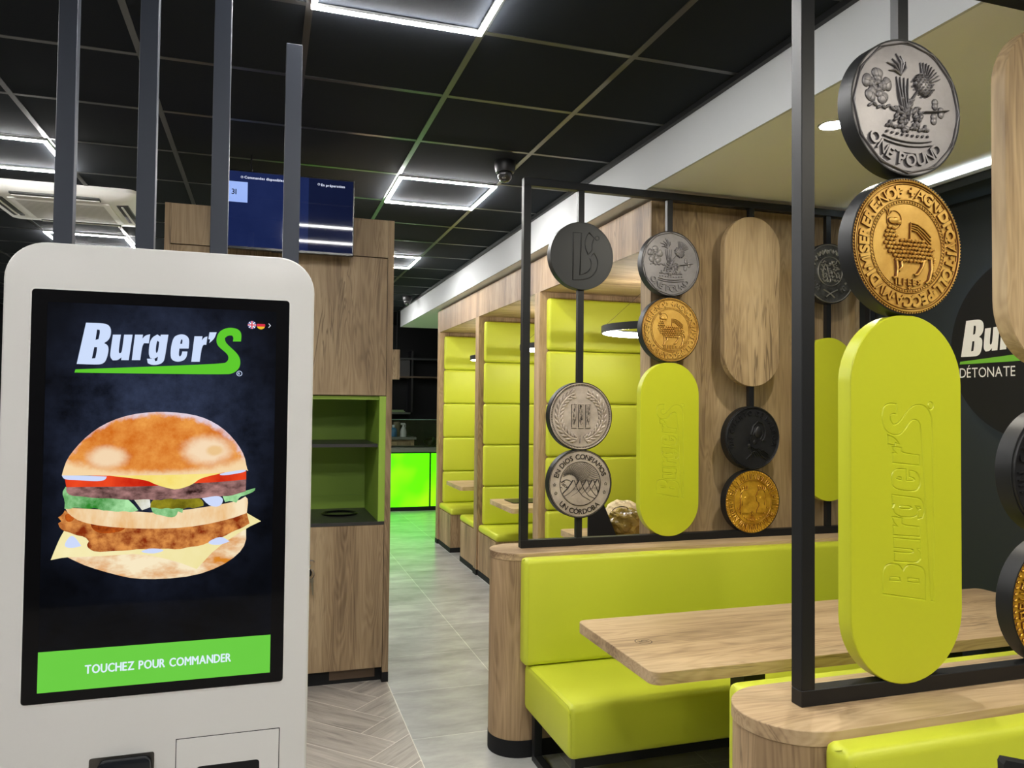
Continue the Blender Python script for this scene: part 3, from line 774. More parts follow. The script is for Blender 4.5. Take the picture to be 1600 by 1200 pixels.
def booth_bench(y, s, label):
    """s=-1: seat on the camera side of the partition face y; s=+1: on the far side"""
    r = thing('booth_bench', label, 'bench', (XV, y, 0), 'lime benches in the wooden booths')
    x0, x1 = XV+0.015, RX-0.006
    def yy(a, b): return (min(y+s*a, y+s*b), max(y+s*a, y+s*b))
    bm = B()
    n = 6
    for k in range(n):
        a, b = x0+(x1-x0)*k/n, x0+(x1-x0)*(k+1)/n
        box(bm, a+0.0006, b-0.0006, *yy(0.003, 0.56), 0.05, 0.395)
    obj('base', bm, OAK_POST, r)
    bm = B(); box(bm, x0-0.003, x1, *yy(0.003, 0.565), 0.0, 0.05); obj('plinth', bm, BLACK, r)
    bm = B(); box(bm, x0-0.004, x1, *yy(0.002, 0.585), 0.396, 0.462, r=0.026, seg=5); obj('seat_cushion', bm, LIME, r)
    for k in range(5):
        z0 = 0.464+0.377*k if k == 0 else 0.435+0.381*k
        bm = B(); box(bm, XV+0.045, x1, *yy(0.002, 0.062), z0, 0.435+0.381*(k+1)-0.003, r=0.024, seg=5); obj('back_cushion', bm, LIME, r)
booth_bench(PY[1], -1, 'lime booth bench seen behind the left coins of the farther screen')
booth_bench(PY[2], -1, 'lime booth bench facing us in the middle booth just above the rounded divider end')
booth_bench(PY[3], -1, 'lime booth bench facing us in the farthest booth beside the green counter')
booth_bench(PY[1]+PT, 1, 'lime booth bench facing away behind the first partition')
booth_bench(PY[2]+PT, 1, 'lime booth bench facing away behind the second partition, only its seat end showing')

tab_lab = ['wooden booth table in the nearest booth carrying the black stand and paper bag', 'wooden booth table in the middle booth with a black tray on it', 'small wooden booth table seen in the farthest booth']
tabs = []
for i in range(3):
    cy = (PY[i]+PT+PY[i+1])/2+0.0
    r = thing('booth_table', tab_lab[i], 'table', (2.5, cy, 0), 'tables in the wooden booths'); tabs.append(cy)
    bm = B(); prism(bm, rrect(1.865, 3.15, cy-0.325, cy+0.325, 0.035), 0.71, 0.75, mat=0, r=0.0015, seg=1); obj('tabletop', bm, OAK_X, r)
    for x in (2.28, 2.85):
        bm = B(); box(bm, x-0.04, x+0.04, cy-0.03, cy+0.03, 0.008, 0.71); box(bm, x-0.06, x+0.06, cy-0.24, cy+0.24, 0, 0.008); obj('leg', bm, BLACK_METAL, r)

ring_lab = ['glowing ring pendant lamp in the nearest booth, left of the gold lamb coin', 'glowing ring pendant lamp in the middle booth, mostly hidden by the black post', 'tiny glimpse of the ring pendant lamp in the farthest booth']
for i in range(3):
    cx, cy, z = 2.40, tabs[i]-0.01, 2.055
    r = thing('ring_pendant', ring_lab[i], 'pendant lamp', (cx, cy, z), 'ring pendants in the booths')
    def ringmesh(ro, ri, za, zb):
        bm = B(); lathe(bm, [(ri, za), (ro, za), (ro, zb), (ri, zb), (ri, za)], cx, cy, z, seg=64); return bm
    obj('outer_band', ringmesh(0.36, 0.352, -0.022, 0.024), BLACK_METAL, r)
    obj('top_band', ringmesh(0.352, 0.343, 0.016, 0.024), BLACK_METAL, r)
    obj('diffuser', ringmesh(0.3515, 0.343, -0.021, 0.0155), LED_RING, r)
    for k in range(3):
        a = 2*PI*k/3+0.5
        bm = B(); tube(bm, [(cx+0.348*math.cos(a), cy+0.348*math.sin(a), z+0.024), (cx+0.03*math.cos(a), cy+0.03*math.sin(a), ZB-0.02)], 0.0012, 5); obj('wire', bm, BLACK_METAL, r)
    bm = B(); lathe(bm, [(0, 0), (0.06, 0), (0.06, -0.02), (0, -0.02)], cx, cy, ZB); obj('ceiling_rose', bm, BLACK_METAL, r)

# things on the booth tables
cy = tabs[0]
r = thing('menu_stand', 'black slanted menu stand on the nearest booth table beside the paper bag', 'menu stand', (1.99, cy-0.1, 0.75))
yb = cy-0.12
tb = bmesh.new()
Q = [(1.865, yb-0.03, 0.7515), (2.062, yb-0.03, 0.7515), (1.992, yb+0.05, 0.985), (1.90, yb+0.05, 0.985)]
a = [tb.verts.new(q) for q in Q]; b = [tb.verts.new((q[0], q[1]+0.012, q[2])) for q in Q]
tb.faces.new(a); tb.faces.new(b[::-1])
for i in range(4): tb.faces.new((a[i], b[i], b[(i+1) % 4], a[(i+1) % 4]))
bmesh.ops.recalc_face_normals(tb, faces=list(tb.faces))
bm = B(); merge(bm, tb); obj('panel', bm, BLACK, r)
bm = B(); box(bm, 1.865, 2.062, yb-0.05, yb+0.10, 0.7503, 0.7575, r=0.001, seg=1); obj('base_plate', bm, BLACK_GLOSS, r)

r = thing('paper_bag', 'crumpled pale paper bag with a clear window lying on the nearest booth table', 'bag', (2.16, cy-0.02, 0.75))
def blobmesh(cx, cy, cz, rx, ry, rz, seed, amp=0.2, cut=None):
    tb = bmesh.new(); bmesh.ops.create_icosphere(tb, subdivisions=4, radius=1.0)
    rr = random.Random(seed); ph = [(rr.uniform(2, 7), rr.uniform(0, 6), rr.uniform(2, 7), rr.uniform(0, 6), rr.uniform(2, 7)) for _ in range(7)]
    for v in tb.verts:
        n = v.co.normalized(); d = 0
        for f1, p1, f2, p2, f3 in ph: d += abs(math.sin(f1*n.x+p1+f3*n.z)*math.sin(f2*n.y+p2+f3*n.x))
        k = 1+amp*(d/3.5-0.6)
        v.co = Vector((cx+rx*n.x*k, cy+ry*n.y*k, cz+max(-0.98*rz, rz*n.z*k)))
    return tb
bm = B(); merge(bm, blobmesh(2.165, cy-0.03, 0.752+0.085, 0.118, 0.10, 0.088, 3, 0.32)); obj('window_film', bm, plain('crinkled_amber_film', S(150, 128, 58), 0.12, spec=0.9, bump=1.0, bscale=45, var=0.5), r, sharp=None)
bm = B(); merge(bm, blobmesh(2.175, cy+0.03, 0.752+0.105, 0.125, 0.085, 0.105, 5, 0.22)); pap = obj('paper', bm, plain('pale_kraft', S(226, 206, 162), 0.7, var=0.1), r, sharp=12)
bm = B(); tube(bm, [(2.12+0.055*math.cos(t), cy-0.064-0.012*math.sin(t), 0.915+0.026*math.sin(t)) for t in [PI*k/12 for k in range(13)]], 0.003, 5); obj('printed_mark', bm, SILVER_DARK, pap)

cy = tabs[1]
bm = B(); prism(bm, rrect(1.97, 2.32, cy-0.02, cy+0.24, 0.03), 0.7503, 0.757); prism(bm, rrect(1.985, 2.305, cy-0.005, cy+0.225, 0.025), 0.757, 0.7572)
tag(obj('tray', bm, plain('tray_black', (0.02, 0.022, 0.02), 0.35)), 'flat black tray lying on the middle booth table', 'tray')
# ================================================================== DINING BAY: DIVIDERS, BENCHES, TABLES
DY = [3.41, 1.455]                 # centre lines of the two dividers
DR = 0.132
def divider(cy, label):
    r = thing('seat_divider', label, 'divider', (1.0+DR, cy, 0))
    x1 = RX-0.002
    def outline(e):
        return [(x1, cy-DR-e), (x1, cy+DR+e)]+circle(1.0+DR, cy, DR+e, 24, PI/2, 1.5*PI)
    bm = B(); prism(bm, outline(0)[::-1], 0.075, 0.868); obj('body', bm, OAK_POST, r)
    bm = B(); prism(bm, outline(0.003)[::-1], 0.868, 0.900, r=0.0015, seg=1); obj('top_board', bm, OAK_X, r)
    bm = B(); prism(bm, outline(0.002)[::-1], 0.0, 0.075); obj('plinth', bm, BLACK, r)
divider(DY[0], 'round-ended oak seat divider under the farther coin screen')
divider(DY[1], 'round-ended oak seat divider in the bottom right foreground under the nearer coin screen')

def bench(yf, s, label, frame=True):
    """yf: divider face the back leans on; s=-1 sits towards the camera, +1 away from it"""
    r = thing('bench', label, 'bench', (2.1, yf, 0), 'lime benches of the coin screen bay')
    def yy(a, b): return (min(yf+s*a, yf+s*b), max(yf+s*a, yf+s*b))
    bm = B(); box(bm, 1.095, 3.10, *yy(0.001, 0.078), 0.424, 0.888, r=0.022, seg=5); bk = obj('back_cushion', bm, LIME, r)
    ys = yf+s*0.061
    bm = B(); tube(bm, [(1.0975+0.001, yf+s*(0.020), 0.45), (1.0975, yf+s*0.020, 0.868), (1.099, ys-s*0.006, 0.886)], 0.0016, 6); tube(bm, [(1.1115, yf+s*0.0785, 0.452), (1.1115, yf+s*0.0785, 0.864)], 0.0014, 6); obj('seam', bm, LIME, bk)
    bm = B(); box(bm, 1.118, 3.05, *yy(0.002, 0.545), 0.218, 0.422, r=0.026, seg=5); st = obj('seat_cushion', bm, LIME, r)
    bm = B(); tube(bm, [(1.1235, yf+s*0.03, 0.4175), (1.1235, yf+s*0.515, 0.4175), (1.121, yf+s*0.537, 0.395), (1.124, yf+s*0.5425, 0.37), (1.124, yf+s*0.5425, 0.245)], 0.0016, 6); obj('seam', bm, LIME, st)
    # black square-tube frame under the seat
    bm = B()
    for a in (0.03, 0.49): box(bm, 1.15, 3.0, *yy(a, a+0.035), 0.182, 0.217)
    obj('seat_rail', bm, BLACK_METAL, r)
    for x in (1.15, 2.06, 2.965):
        bm = B()
        box(bm, x, x+0.035, *yy(0.03, 0.065), 0.03, 0.182); box(bm, x, x+0.035, *yy(0.49, 0.525), 0.03, 0.182)
        box(bm, x, x+0.035, *yy(0.03, 0.525), 0.0, 0.03); obj('sled_leg', bm, BLACK_METAL, r)
bench(DY[0]-DR, -1, 'lime padded bench behind the oak table, its back against the farther divider')
bench(DY[1]-DR, -1, 'lime padded bench at the bottom right corner in front of the nearer divider')
bench(DY[1]+DR, 1, 'lime bench facing away beyond the nearer divider, only its top edge showing')

def table(cy, label, emblem, x0=1.14):
    r = thing('dining_table', label, 'table', (2.1, cy, 0), 'oak tables of the coin screen bay')
    bm = B(); prism(bm, rrect(x0, 3.12, cy-0.30, cy+0.30, 0.035), 0.71, 0.75, r=0.0015, seg=1); top = obj('tabletop', bm, OAK_X, r)
    bm = B(); tube(bm, [(x0+0.025, cy-0.3003, 0.711), (3.09, cy-0.3003, 0.711)], 0.0008, 4); obj('edge_joint', bm, OAK_X, top)
    if emblem:
        R_ = FlatLines(1.262, cy-0.005, 0.7503)
        R_.ring(0.029, 0.003); R_.glyph_b(0.027)
        obj('emblem', R_.bm, plain('burnt_engraving', S(66, 50, 36), 0.7), top, sharp=None)
    for x in (x0+0.545, 2.60):
        bm = B(); box(bm, x-0.044, x+0.044, cy-0.044, cy+0.044, 0.01, 0.71, r=0.002, seg=1); lg = obj('leg', bm, BLACK_METAL, r)
        bm = B(); box(bm, x-0.05, x+0.05, cy-0.25, cy+0.25, 0.0, 0.01); obj('foot_plate', bm, BLACK_METAL, lg)

class FlatLines:
    def __init__(s, x, y, z): s.bm = B(); s.o = (x, y, z)
    def line(s, pts, w, closed=False):
        n = len(pts); rows = []
        for i in range(n):
            a = pts[(i-1) % n] if (closed or i > 0) else pts[i]; b = pts[(i+1) % n] if (closed or i < n-1) else pts[i]
            dx, dy = b[0]-a[0], b[1]-a[1]; l = math.hypot(dx, dy) or 1e-9
            rows.append([s.bm.verts.new((s.o[0]+pts[i][0]-dy/l*w/2*e, s.o[1]+pts[i][1]+dx/l*w/2*e, s.o[2])) for e in (1, -1)])
        for i in range(n if closed else n-1):
            a, b = rows[i], rows[(i+1) % n]; s.bm.faces.new((a[0], a[1], b[1], b[0]))
    def ring(s, r, w): s.line(circle(0, 0, r, 40), w, True)
    def glyph_b(s, k):
        for c in MARK: s.line([(-p[1]*k, p[0]*k) for p in c][::1], 0.003, True)
# the round mark: an upright bar whose foot curves up into the lower half of an S, and the upper half of the S
MARK = [smooth_outline([(-.283, .676), (-.023, .676), (-.067, -.566), (.15, -.503), (.283, -.346), (.31, -.189), (.243, -.047), (.383, .11), (.483, -.031), (.51, -.22), (.467, -.409), (.317, -.597), (.117, -.692), (-.283, -.723)], 2, 62),
        smooth_outline([(.217, .707), (.39, .56), (.31, .377), (.333, .173), (.19, .057), (.1, .25), (.09, .44), (.15, .6)], 2, 62)]
table((DY[0]+DY[1])/2-0.008, 'long oak table with a round engraved mark between the two coin screens', True)
table(DY[1]-0.985, 'oak table in front of the bottom right bench, below the edge of the photo', False, 0.80)


r = thing('menu_stand', 'corner of a black menu stand poking into the bottom right corner', 'menu stand', (0.98, 0.70, 0.75))
tb = bmesh.new()
Q = [(0.858, 0.69, 0.7512), (1.10, 0.62, 0.7512), (1.07, 0.66, 1.095), (0.893, 0.742, 1.122), (0.889, 0.742, 1.117)]
a = [tb.verts.new(q) for q in Q]; b = [tb.verts.new((q[0]+0.006, q[1]+0.014, q[2])) for q in Q]
tb.faces.new(a); tb.faces.new(b[::-1])
for i in range(5): tb.faces.new((a[i], b[i], b[(i+1) % 5], a[(i+1) % 5]))
bmesh.ops.recalc_face_normals(tb, faces=list(tb.faces))
bm = B(); merge(bm, tb); obj('panel', bm, BLACK, r, sharp=None)
bm = B(); box(bm, 0.86, 1.10, 0.60, 0.752, 0.7503, 0.7575, r=0.001, seg=1); obj('base_plate', bm, BLACK_GLOSS, r)
# ================================================================== COIN SCREENS
FY = [3.400, 1.440]                 # front faces of the two frames
CX = [1.434, 1.912, 2.388, 2.870]   # rod columns
FD = 0.036
def screen_frame(i, label):
    y0, y1 = FY[i], FY[i]+FD
    r = thing('partition_frame', label, 'partition frame', (1.14, y0, 0.90))
    x0, x1, z0, z1 = 1.14, 3.172, 0.9003, 2.632
    t = 0.036
    bm = B(); box(bm, x0, x1, y0, y1, z0, z0+t, r=0.0015, seg=1); obj('bottom_bar', bm, BLACK_METAL, r)
    bm = B(); box(bm, x0, x1, y0, y1, z1-t, z1, r=0.0015, seg=1); obj('top_bar', bm, BLACK_METAL, r)
    for x in (x0, x1-t):
        bm = B(); box(bm, x, x+t, y0, y1, z0+t, z1-t, r=0.0015, seg=1); obj('post', bm, BLACK_METAL, r)
    for x in (CX if i == 0 else [CX[0], CX[1], CX[2]]):
        gaps = {CX[0]: [(2.1178, 2.4422), (1.0310, 1.6752)], CX[1]: [(0.9245, 2.4362)], CX[2]: [(1.6712, 2.5488), (0.919, 1.5692)], CX[3]: [(2.1217, 2.4462), (1.0702, 1.9398)]}
        gp = gaps[x if i == 0 else CX[CX.index(x)+1]]
        z = z1-t
        for lo, hi in gp+[(z0, z0+t)]:
            if z-hi > 0.012:
                bm = B(); box(bm, x-0.015, x+0.015, y0+0.006, y1-0.006, hi, z); obj('rod', bm, BLACK_METAL, r)
            z = lo
screen_frame(0, 'black metal coin screen standing on the farther oak divider')
screen_frame(1, 'black metal coin screen in the right foreground on the nearer oak divider')

CR = 0.1625; CT = 0.046
def coin_root(label, cx, cz, i=0, group=None):
    return thing('coin_disc', label, 'decorative coin', (cx, FY[i]+0.018, cz-CR), group)
def coin_body(r, cx, cz, face_mat, rim=BLACK_METAL, inset=0.004):
    yf = FY[0]+0.018-CT/2
    bm = B()
    lathe(bm, [(0, CT), (CR-0.002, CT), (CR, CT-0.002), (CR, 0.001), (CR-0.001, 0), (CR-inset, 0), (CR-inset, 0.0015), (0, 0.0015)], cx, yf, cz, seg=96, axis='y')
    obj('drum', bm, rim, r)
    return yf+0.0012
def coin_face(r, rel, mats, base_r=CR-0.0035):
    vs = [rel.bm.verts.new(rel.P(u, v, 0)) for u, v in circle(0, 0, base_r, 96)]
    rel.bm.faces.new(vs)
    rel.bm.normal_update()
    f = rel.bm.faces
    for p in f:
        if p.normal.y > 0.02: p.normal_flip()
    return obj('relief_face', rel.bm, mats, r, sharp=60)

def leafy(rel, cu, cv, seed, n, rad, h, w=0.006):
    rr = random.Random(seed)
    for k in range(n):
        a = rr.uniform(0, 2*PI); d = rad*math.sqrt(rr.random())
        u, v = cu+d*math.cos(a), cv+d*math.sin(a)
        rel.blob(u, v, w*rr.uniform(0.8, 1.7), w*rr.uniform(0.5, 0.9), h*rr.uniform(0.6, 1.1), rr.uniform(0, PI))

# 1 charcoal disc with the round mark
r = coin_root('matt charcoal disc engraved with a curved two-piece mark, top left of the farther screen', CX[0], 2.280)
y = coin_body(r, CX[0], 2.280, CHARCOAL, CHARCOAL)
rel = Relief(CX[0], y, 2.280)
for c in MARK: rel.stroke([(p[0]*CR, p[1]*CR) for p in c], 0.0052, 0.0022, True, 1)
rel.ring(0.0105, 0.0024, 0.0012, 24, 1, 0.0785, 0.0905)
rel.solid(glyph('R', 0.0)[:2], lambda a, b: (0.0745+a*0.012, 0.0863+b*0.012), 0.001, 1)
coin_face(r, rel, [CHARCOAL, CHARCOAL_LINE], CR-0.0025)

# 2 silver coin III with wreath
r = coin_root('silver coin showing three roman bars inside a laurel wreath', CX[0], 1.513)
y = coin_body(r, CX[0], 1.513, SILVER)
rel = Relief(CX[0], y, 1.513)
rel.ring(0.1545, 0.006, 0.004); rel.ring(0.1455, 0.0012, 0.001, 72, 1)
for k in range(120):
    a = 2*PI*k/120; rel.stroke([(0.1465*math.cos(a), 0.1465*math.sin(a)), (0.1525*math.cos(a), 0.1525*math.sin(a))], 0.0032, 0.0018, mat=1)
rr = random.Random(4)
for side in (-1, 1):
    for k in range(13):
        a = -PI/2+side*(0.30+k*0.205)
        for lay in (-1, 0, 1):
            rad = 0.112+lay*0.0135; aa = a+side*0.03*lay
            rot = aa+PI/2*side+side*(-0.55*lay)
            u, v = rad*math.cos(aa), rad*math.sin(aa)
            rel.blob(u, v, 0.0165, 0.0058, 0.0045, rot)
            d = 0.017
            rel.stroke([(u-d*math.cos(rot)-0.006*math.sin(rot), v-d*math.sin(rot)+0.006*math.cos(rot)), (u-0.0075*math.sin(rot), v+0.0075*math.cos(rot)), (u+d*math.cos(rot), v+d*math.sin(rot))], 0.0018, 0.0012, mat=1, taper=True)
for u in (-0.022, 0, 0.022): rel.stroke([(u*1.8, -0.128), (u, -0.108), (u*0.6, -0.092)], 0.010, 0.005, taper=True); rel.stroke([(u*1.8-0.005, -0.128), (u-0.004, -0.105)], 0.0022, 0.0014, mat=1)
for k in (-1, 0, 1):
    x = k*0.036
    rel.poly([(x-0.0105, -0.052), (x+0.0105, -0.052), (x+0.0105, 0.054), (x-0.0105, 0.054)], 0.0030)
    for v in (-0.055, 0.057): rel.stroke([(x-0.0135, v), (x+0.0135, v)], 0.005, 0.0032); rel.stroke([(x-0.0138, v-0.003), (x+0.0138, v-0.003)], 0.002, 0.0014, mat=1)
    for e in (-0.0125, 0.0115): rel.stroke([(x+e, -0.053), (x+e, 0.055)], 0.0026, 0.0016, mat=1)
    rr = random.Random(k+20)
    for q in range(44):
        u0 = x+rr.uniform(-0.008, 0.008); v0 = rr.uniform(-0.045, 0.045); rel.stroke([(u0, v0), (u0+rr.uniform(-0.002, 0.002), v0+rr.uniform(0.006, 0.02))], rr.uniform(0.002, 0.004), 0.0036, mat=1)
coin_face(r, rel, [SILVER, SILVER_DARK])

# 3 silver coin EN DIOS CONFIAMOS / UN CORDOBA
r = coin_root('silver coin lettered EN DIOS CONFIAMOS with sun rays and five mountains', CX[0], 1.193)
y = coin_body(r, CX[0], 1.193, SILVER)
rel = Relief(CX[0], y, 1.193)
rel.ring(0.1555, 0.003, 0.002, 72, 1)
rel.arc_text('EN DIOS CONFIAMOS', 0.1165, 0.034, PI/2, 0.0016, mat=1, bold=0.012, gap=0.16, serif=True, spread=2.62)
rel.arc_text('UN CÓRDOBA', 0.1195, 0.034, -PI/2-0.02, 0.0016, inward=True, mat=1, bold=0.012, gap=0.16, spread=1.66)
def star(rel, a, rad, s):
    c = (rad*math.cos(a), rad*math.sin(a)); pts = []
    for k in range(10):
        q = s if k % 2 == 0 else s*0.45; t = PI/2+PI*k/5
        pts.append((c[0]+q*math.cos(t), c[1]+q*math.sin(t)))
    rel.stroke(pts, 0.0022, 0.0015, True, 1)
for a in (PI+0.02, PI+0.33, -0.02, -0.33): star(rel, a, 0.131, 0.0085)
RI = 0.104
rel.ring(RI, 0.003, 0.0022, 72, 1)
sun = (-0.058, 0.002)
for k in range(44):
    a = -0.06+k*(PI*0.86)/43
    d = (math.cos(a), math.sin(a)); r0 = 0.040 if k % 2 else 0.044
    bq = sun[0]*d[0]+sun[1]*d[1]; tt = -bq+math.sqrt(max(0, bq*bq-(sun[0]**2+sun[1]**2-(RI-0.004)**2)))
    if tt > r0+0.01:
        # keep above the ridge line
        p0 = (sun[0]+d[0]*r0, sun[1]+d[1]*r0); p1 = (sun[0]+d[0]*tt, sun[1]+d[1]*tt)
        if p1[1] > 0.004: rel.stroke([p0, p1], 0.0022, 0.0015, mat=1)
rel.stroke(circle(sun[0]-0.012, sun[1]-0.012, 0.030, 14, 0.3, 2.6), 0.0035, 0.002, mat=1)
for q in range(20):
    rr = random.Random(q+40); a = rr.uniform(PI*0.95, PI*1.16); d = rr.uniform(0.066, 0.098); rel.stroke([(d*math.cos(a), d*math.sin(a)), (d*math.cos(a)+rr.uniform(-.01, .01), d*math.sin(a)+rr.uniform(-.008, .008))], 0.003, 0.0015, mat=1)
peaks = [-0.036, -0.004, 0.032, 0.064, 0.088]
def inC(p): 
    l = math.hypot(*p); return p if l < RI-0.004 else (p[0]*(RI-0.004)/l, p[1]*(RI-0.004)/l)
rim = [((RI-0.005)*math.cos(a), (RI-0.005)*math.sin(a)) for a in [PI+0.02+k*(PI-0.04)/30 for k in range(31)]]
for k in reversed(range(5)):
    pu, pv = peaks[k], 0.018; hh = 0.0034-0.0004*k
    lf = [(pu-0.002, pv), (pu-0.013, pv-0.017), (pu-0.030, pv-0.040), (pu-0.052, pv-0.060), (pu-0.080, pv-0.076)]
    rt = [(pu+0.002, pv), (pu+0.010, pv-0.022), (pu+0.024, pv-0.050), (pu+0.046, pv-0.076), (pu+0.085, pv-0.098)]
    lf = [inC(q) for q in lf]; rt = [inC(q) for q in rt]
    a0 = math.atan2(lf[-1][1], lf[-1][0]); a1 = math.atan2(rt[-1][1], rt[-1][0])
    a0 = a0+2*PI if a0 < 0 else a0; a1 = a1+2*PI if a1 < 0 else a1
    base = [((RI-0.004)*math.cos(a0+(a1-a0)*t/8), (RI-0.004)*math.sin(a0+(a1-a0)*t/8)) for t in range(1, 8)] if a1 > a0+0.05 else []
    rel.poly(lf[::-1]+rt+base[::-1] if False else lf+base+rt[::-1], hh)
    rel.stroke(lf, 0.0052, hh+0.0012, mat=1); rel.stroke(rt, 0.0052, hh+0.0012, mat=1)
    for q in range(4):
        e = 0.003+0.006*q
        rel.stroke([inC((pu-0.004+e*0.5, pv-0.020-0.003*q)), inC((pu-0.006+e*1.1, pv-0.042)), inC((pu-0.006+e*2.2, pv-0.068))], 0.0034, hh+0.0010, mat=1, taper=True)
coin_face(r, rel, [SILVER, SILVER_DARK])

# 4 ONE POUND
def pound(r, cx, cz):
    y = coin_body(r, cx, cz, PEWTER)
    rel = Relief(cx, y, cz, 1.7, 1)
    rel.stroke(circle(0, 0, 0.1560, 12), 0.005, 0.003, True); rel.ring(0.151, 0.0022, 0.0016)
    rel.arc_text('ONE POUND', 0.1110, 0.0400, -PI/2-0.05, 0.0035, inward=True, bold=0.022, gap=0.18, spread=1.86)
    # crown band and arches
    for dv, w in ((-0.072, 0.004), (-0.082, 0.003)):
        rel.stroke([(u, dv-0.010+0.010*abs(u/0.075)**2) for u in [x*0.0075-0.072 for x in range(20)]], w, 0.003)
    for k in range(9): rel.blob(-0.060+k*0.015, -0.062-0.004*math.cos((k-4)*0.35), 0.0035, 0.0035, 0.004)
    for u in (-0.052, -0.018, 0.018, 0.052):
        rel.blob(u, -0.044, 0.0045, 0.010, 0.005); rel.blob(u-0.007, -0.048, 0.006, 0.0045, 0.004, 0.5); rel.blob(u+0.007, -0.048, 0.006, 0.0045, 0.004, -0.5)
    for u in (-0.036, 0.0, 0.036): rel.blob(u, -0.050, 0.0055, 0.0055, 0.004); 
    rel.poly([(-0.055, -0.094), (-0.02, -0.102), (0.02, -0.102), (0.055, -0.094), (0.03, -0.108), (-0.03, -0.108)], 0.002)
    leafy(rel, 0.0, -0.018, 11, 46, 0.040, 0.005, 0.007)
    # rose, left
    for ring_, n in ((0.031, 5), (0.019, 5), (0.009, 5)):
        for k in range(n):
            a = 2*PI*k/n+ring_*9; rel.blob(-0.088+ring_*math.cos(a), 0.040+ring_*math.sin(a), 0.0065+0.38*ring_, 0.0035+0.34*ring_, 0.0026+0.02*(0.034-ring_), a+PI/2, n=14); rel.stroke([(-0.088+(ring_-0.006)*math.cos(a), 0.040+(ring_-0.006)*math.sin(a)), (-0.088+(ring_+0.009)*math.cos(a+0.1), 0.040+(ring_+0.009)*math.sin(a+0.1))], 0.003, 0.0042, taper=True)
    for k in range(9): rel.blob(-0.108+0.016*k*0.8, -0.006+0.003*math.sin(k*2), 0.009, 0.004, 0.004, 0.6*(-1)**k)
    # leek, centre
    for e in (-0.012, -0.005, 0.003, 0.011): rel.stroke([(e*0.6-0.030+0.03, -0.03), (e-0.012, 0.025), (e*1.5-0.014, 0.070)], 0.006, 0.0045, taper=True)
    for t, l in ((1.35, 0.046), (1.62, 0.052), (1.95, 0.044), (2.35, 0.048), (2.7, 0.036), (0.95, 0.036)):
        b0 = (-0.018, 0.075); rel.stroke([b0, (b0[0]+l*0.6*math.cos(t), b0[1]+l*0.6*math.sin(t)), (b0[0]+l*math.cos(t+0.25), b0[1]+l*math.sin(t+0.25))], 0.007, 0.004, taper=True)
    # thistle, right
    tc = (0.046, 0.058); rel.blob(*tc, 0.030, 0.024, 0.006, -0.7, n=18)
    for k in range(7):
        for j in range(5):
            u, v = (k-3)*0.0085, (j-2)*0.0085
            if u*u/0.028**2+v*v/0.022**2 < 1:
                c, s_ = math.cos(-0.7), math.sin(-0.7); rel.blob(tc[0]+u*c-v*s_, tc[1]+u*s_+v*c, 0.0036, 0.0036, 0.0085, 0.8, n=6)
    for k in range(9):
        a = 0.35+k*0.16; rel.stroke([(tc[0]+0.022*math.cos(a), tc[1]+0.022*math.sin(a)), (tc[0]+0.056*math.cos(a+0.06), tc[1]+0.056*math.sin(a+0.06))], 0.0055, 0.004, taper=True)
    rel.stroke([(0.028, 0.040), (0.008, 0.015), (-0.002, -0.02)], 0.006, 0.004)
    # shamrock, lower right
    for du, dv in ((0.088, 0.018), (0.106, 0.000), (0.084, -0.018)): rel.blob(du-0.004, dv+0.005, 0.010, 0.0095, 0.0030, n=14); rel.blob(du-0.004, dv-0.005, 0.010, 0.0095, 0.0030, n=14)
    rel.stroke([(0.120, 0.006), (0.088, 0.0), (0.045, -0.006), (0.018, -0.03)], 0.004, 0.006)
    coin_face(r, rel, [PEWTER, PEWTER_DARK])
r = coin_root('grey coin lettered ONE POUND on the farther screen, above the smaller lamb coin', CX[1], 2.274); pound(r, CX[1], 2.274); c_pound = r

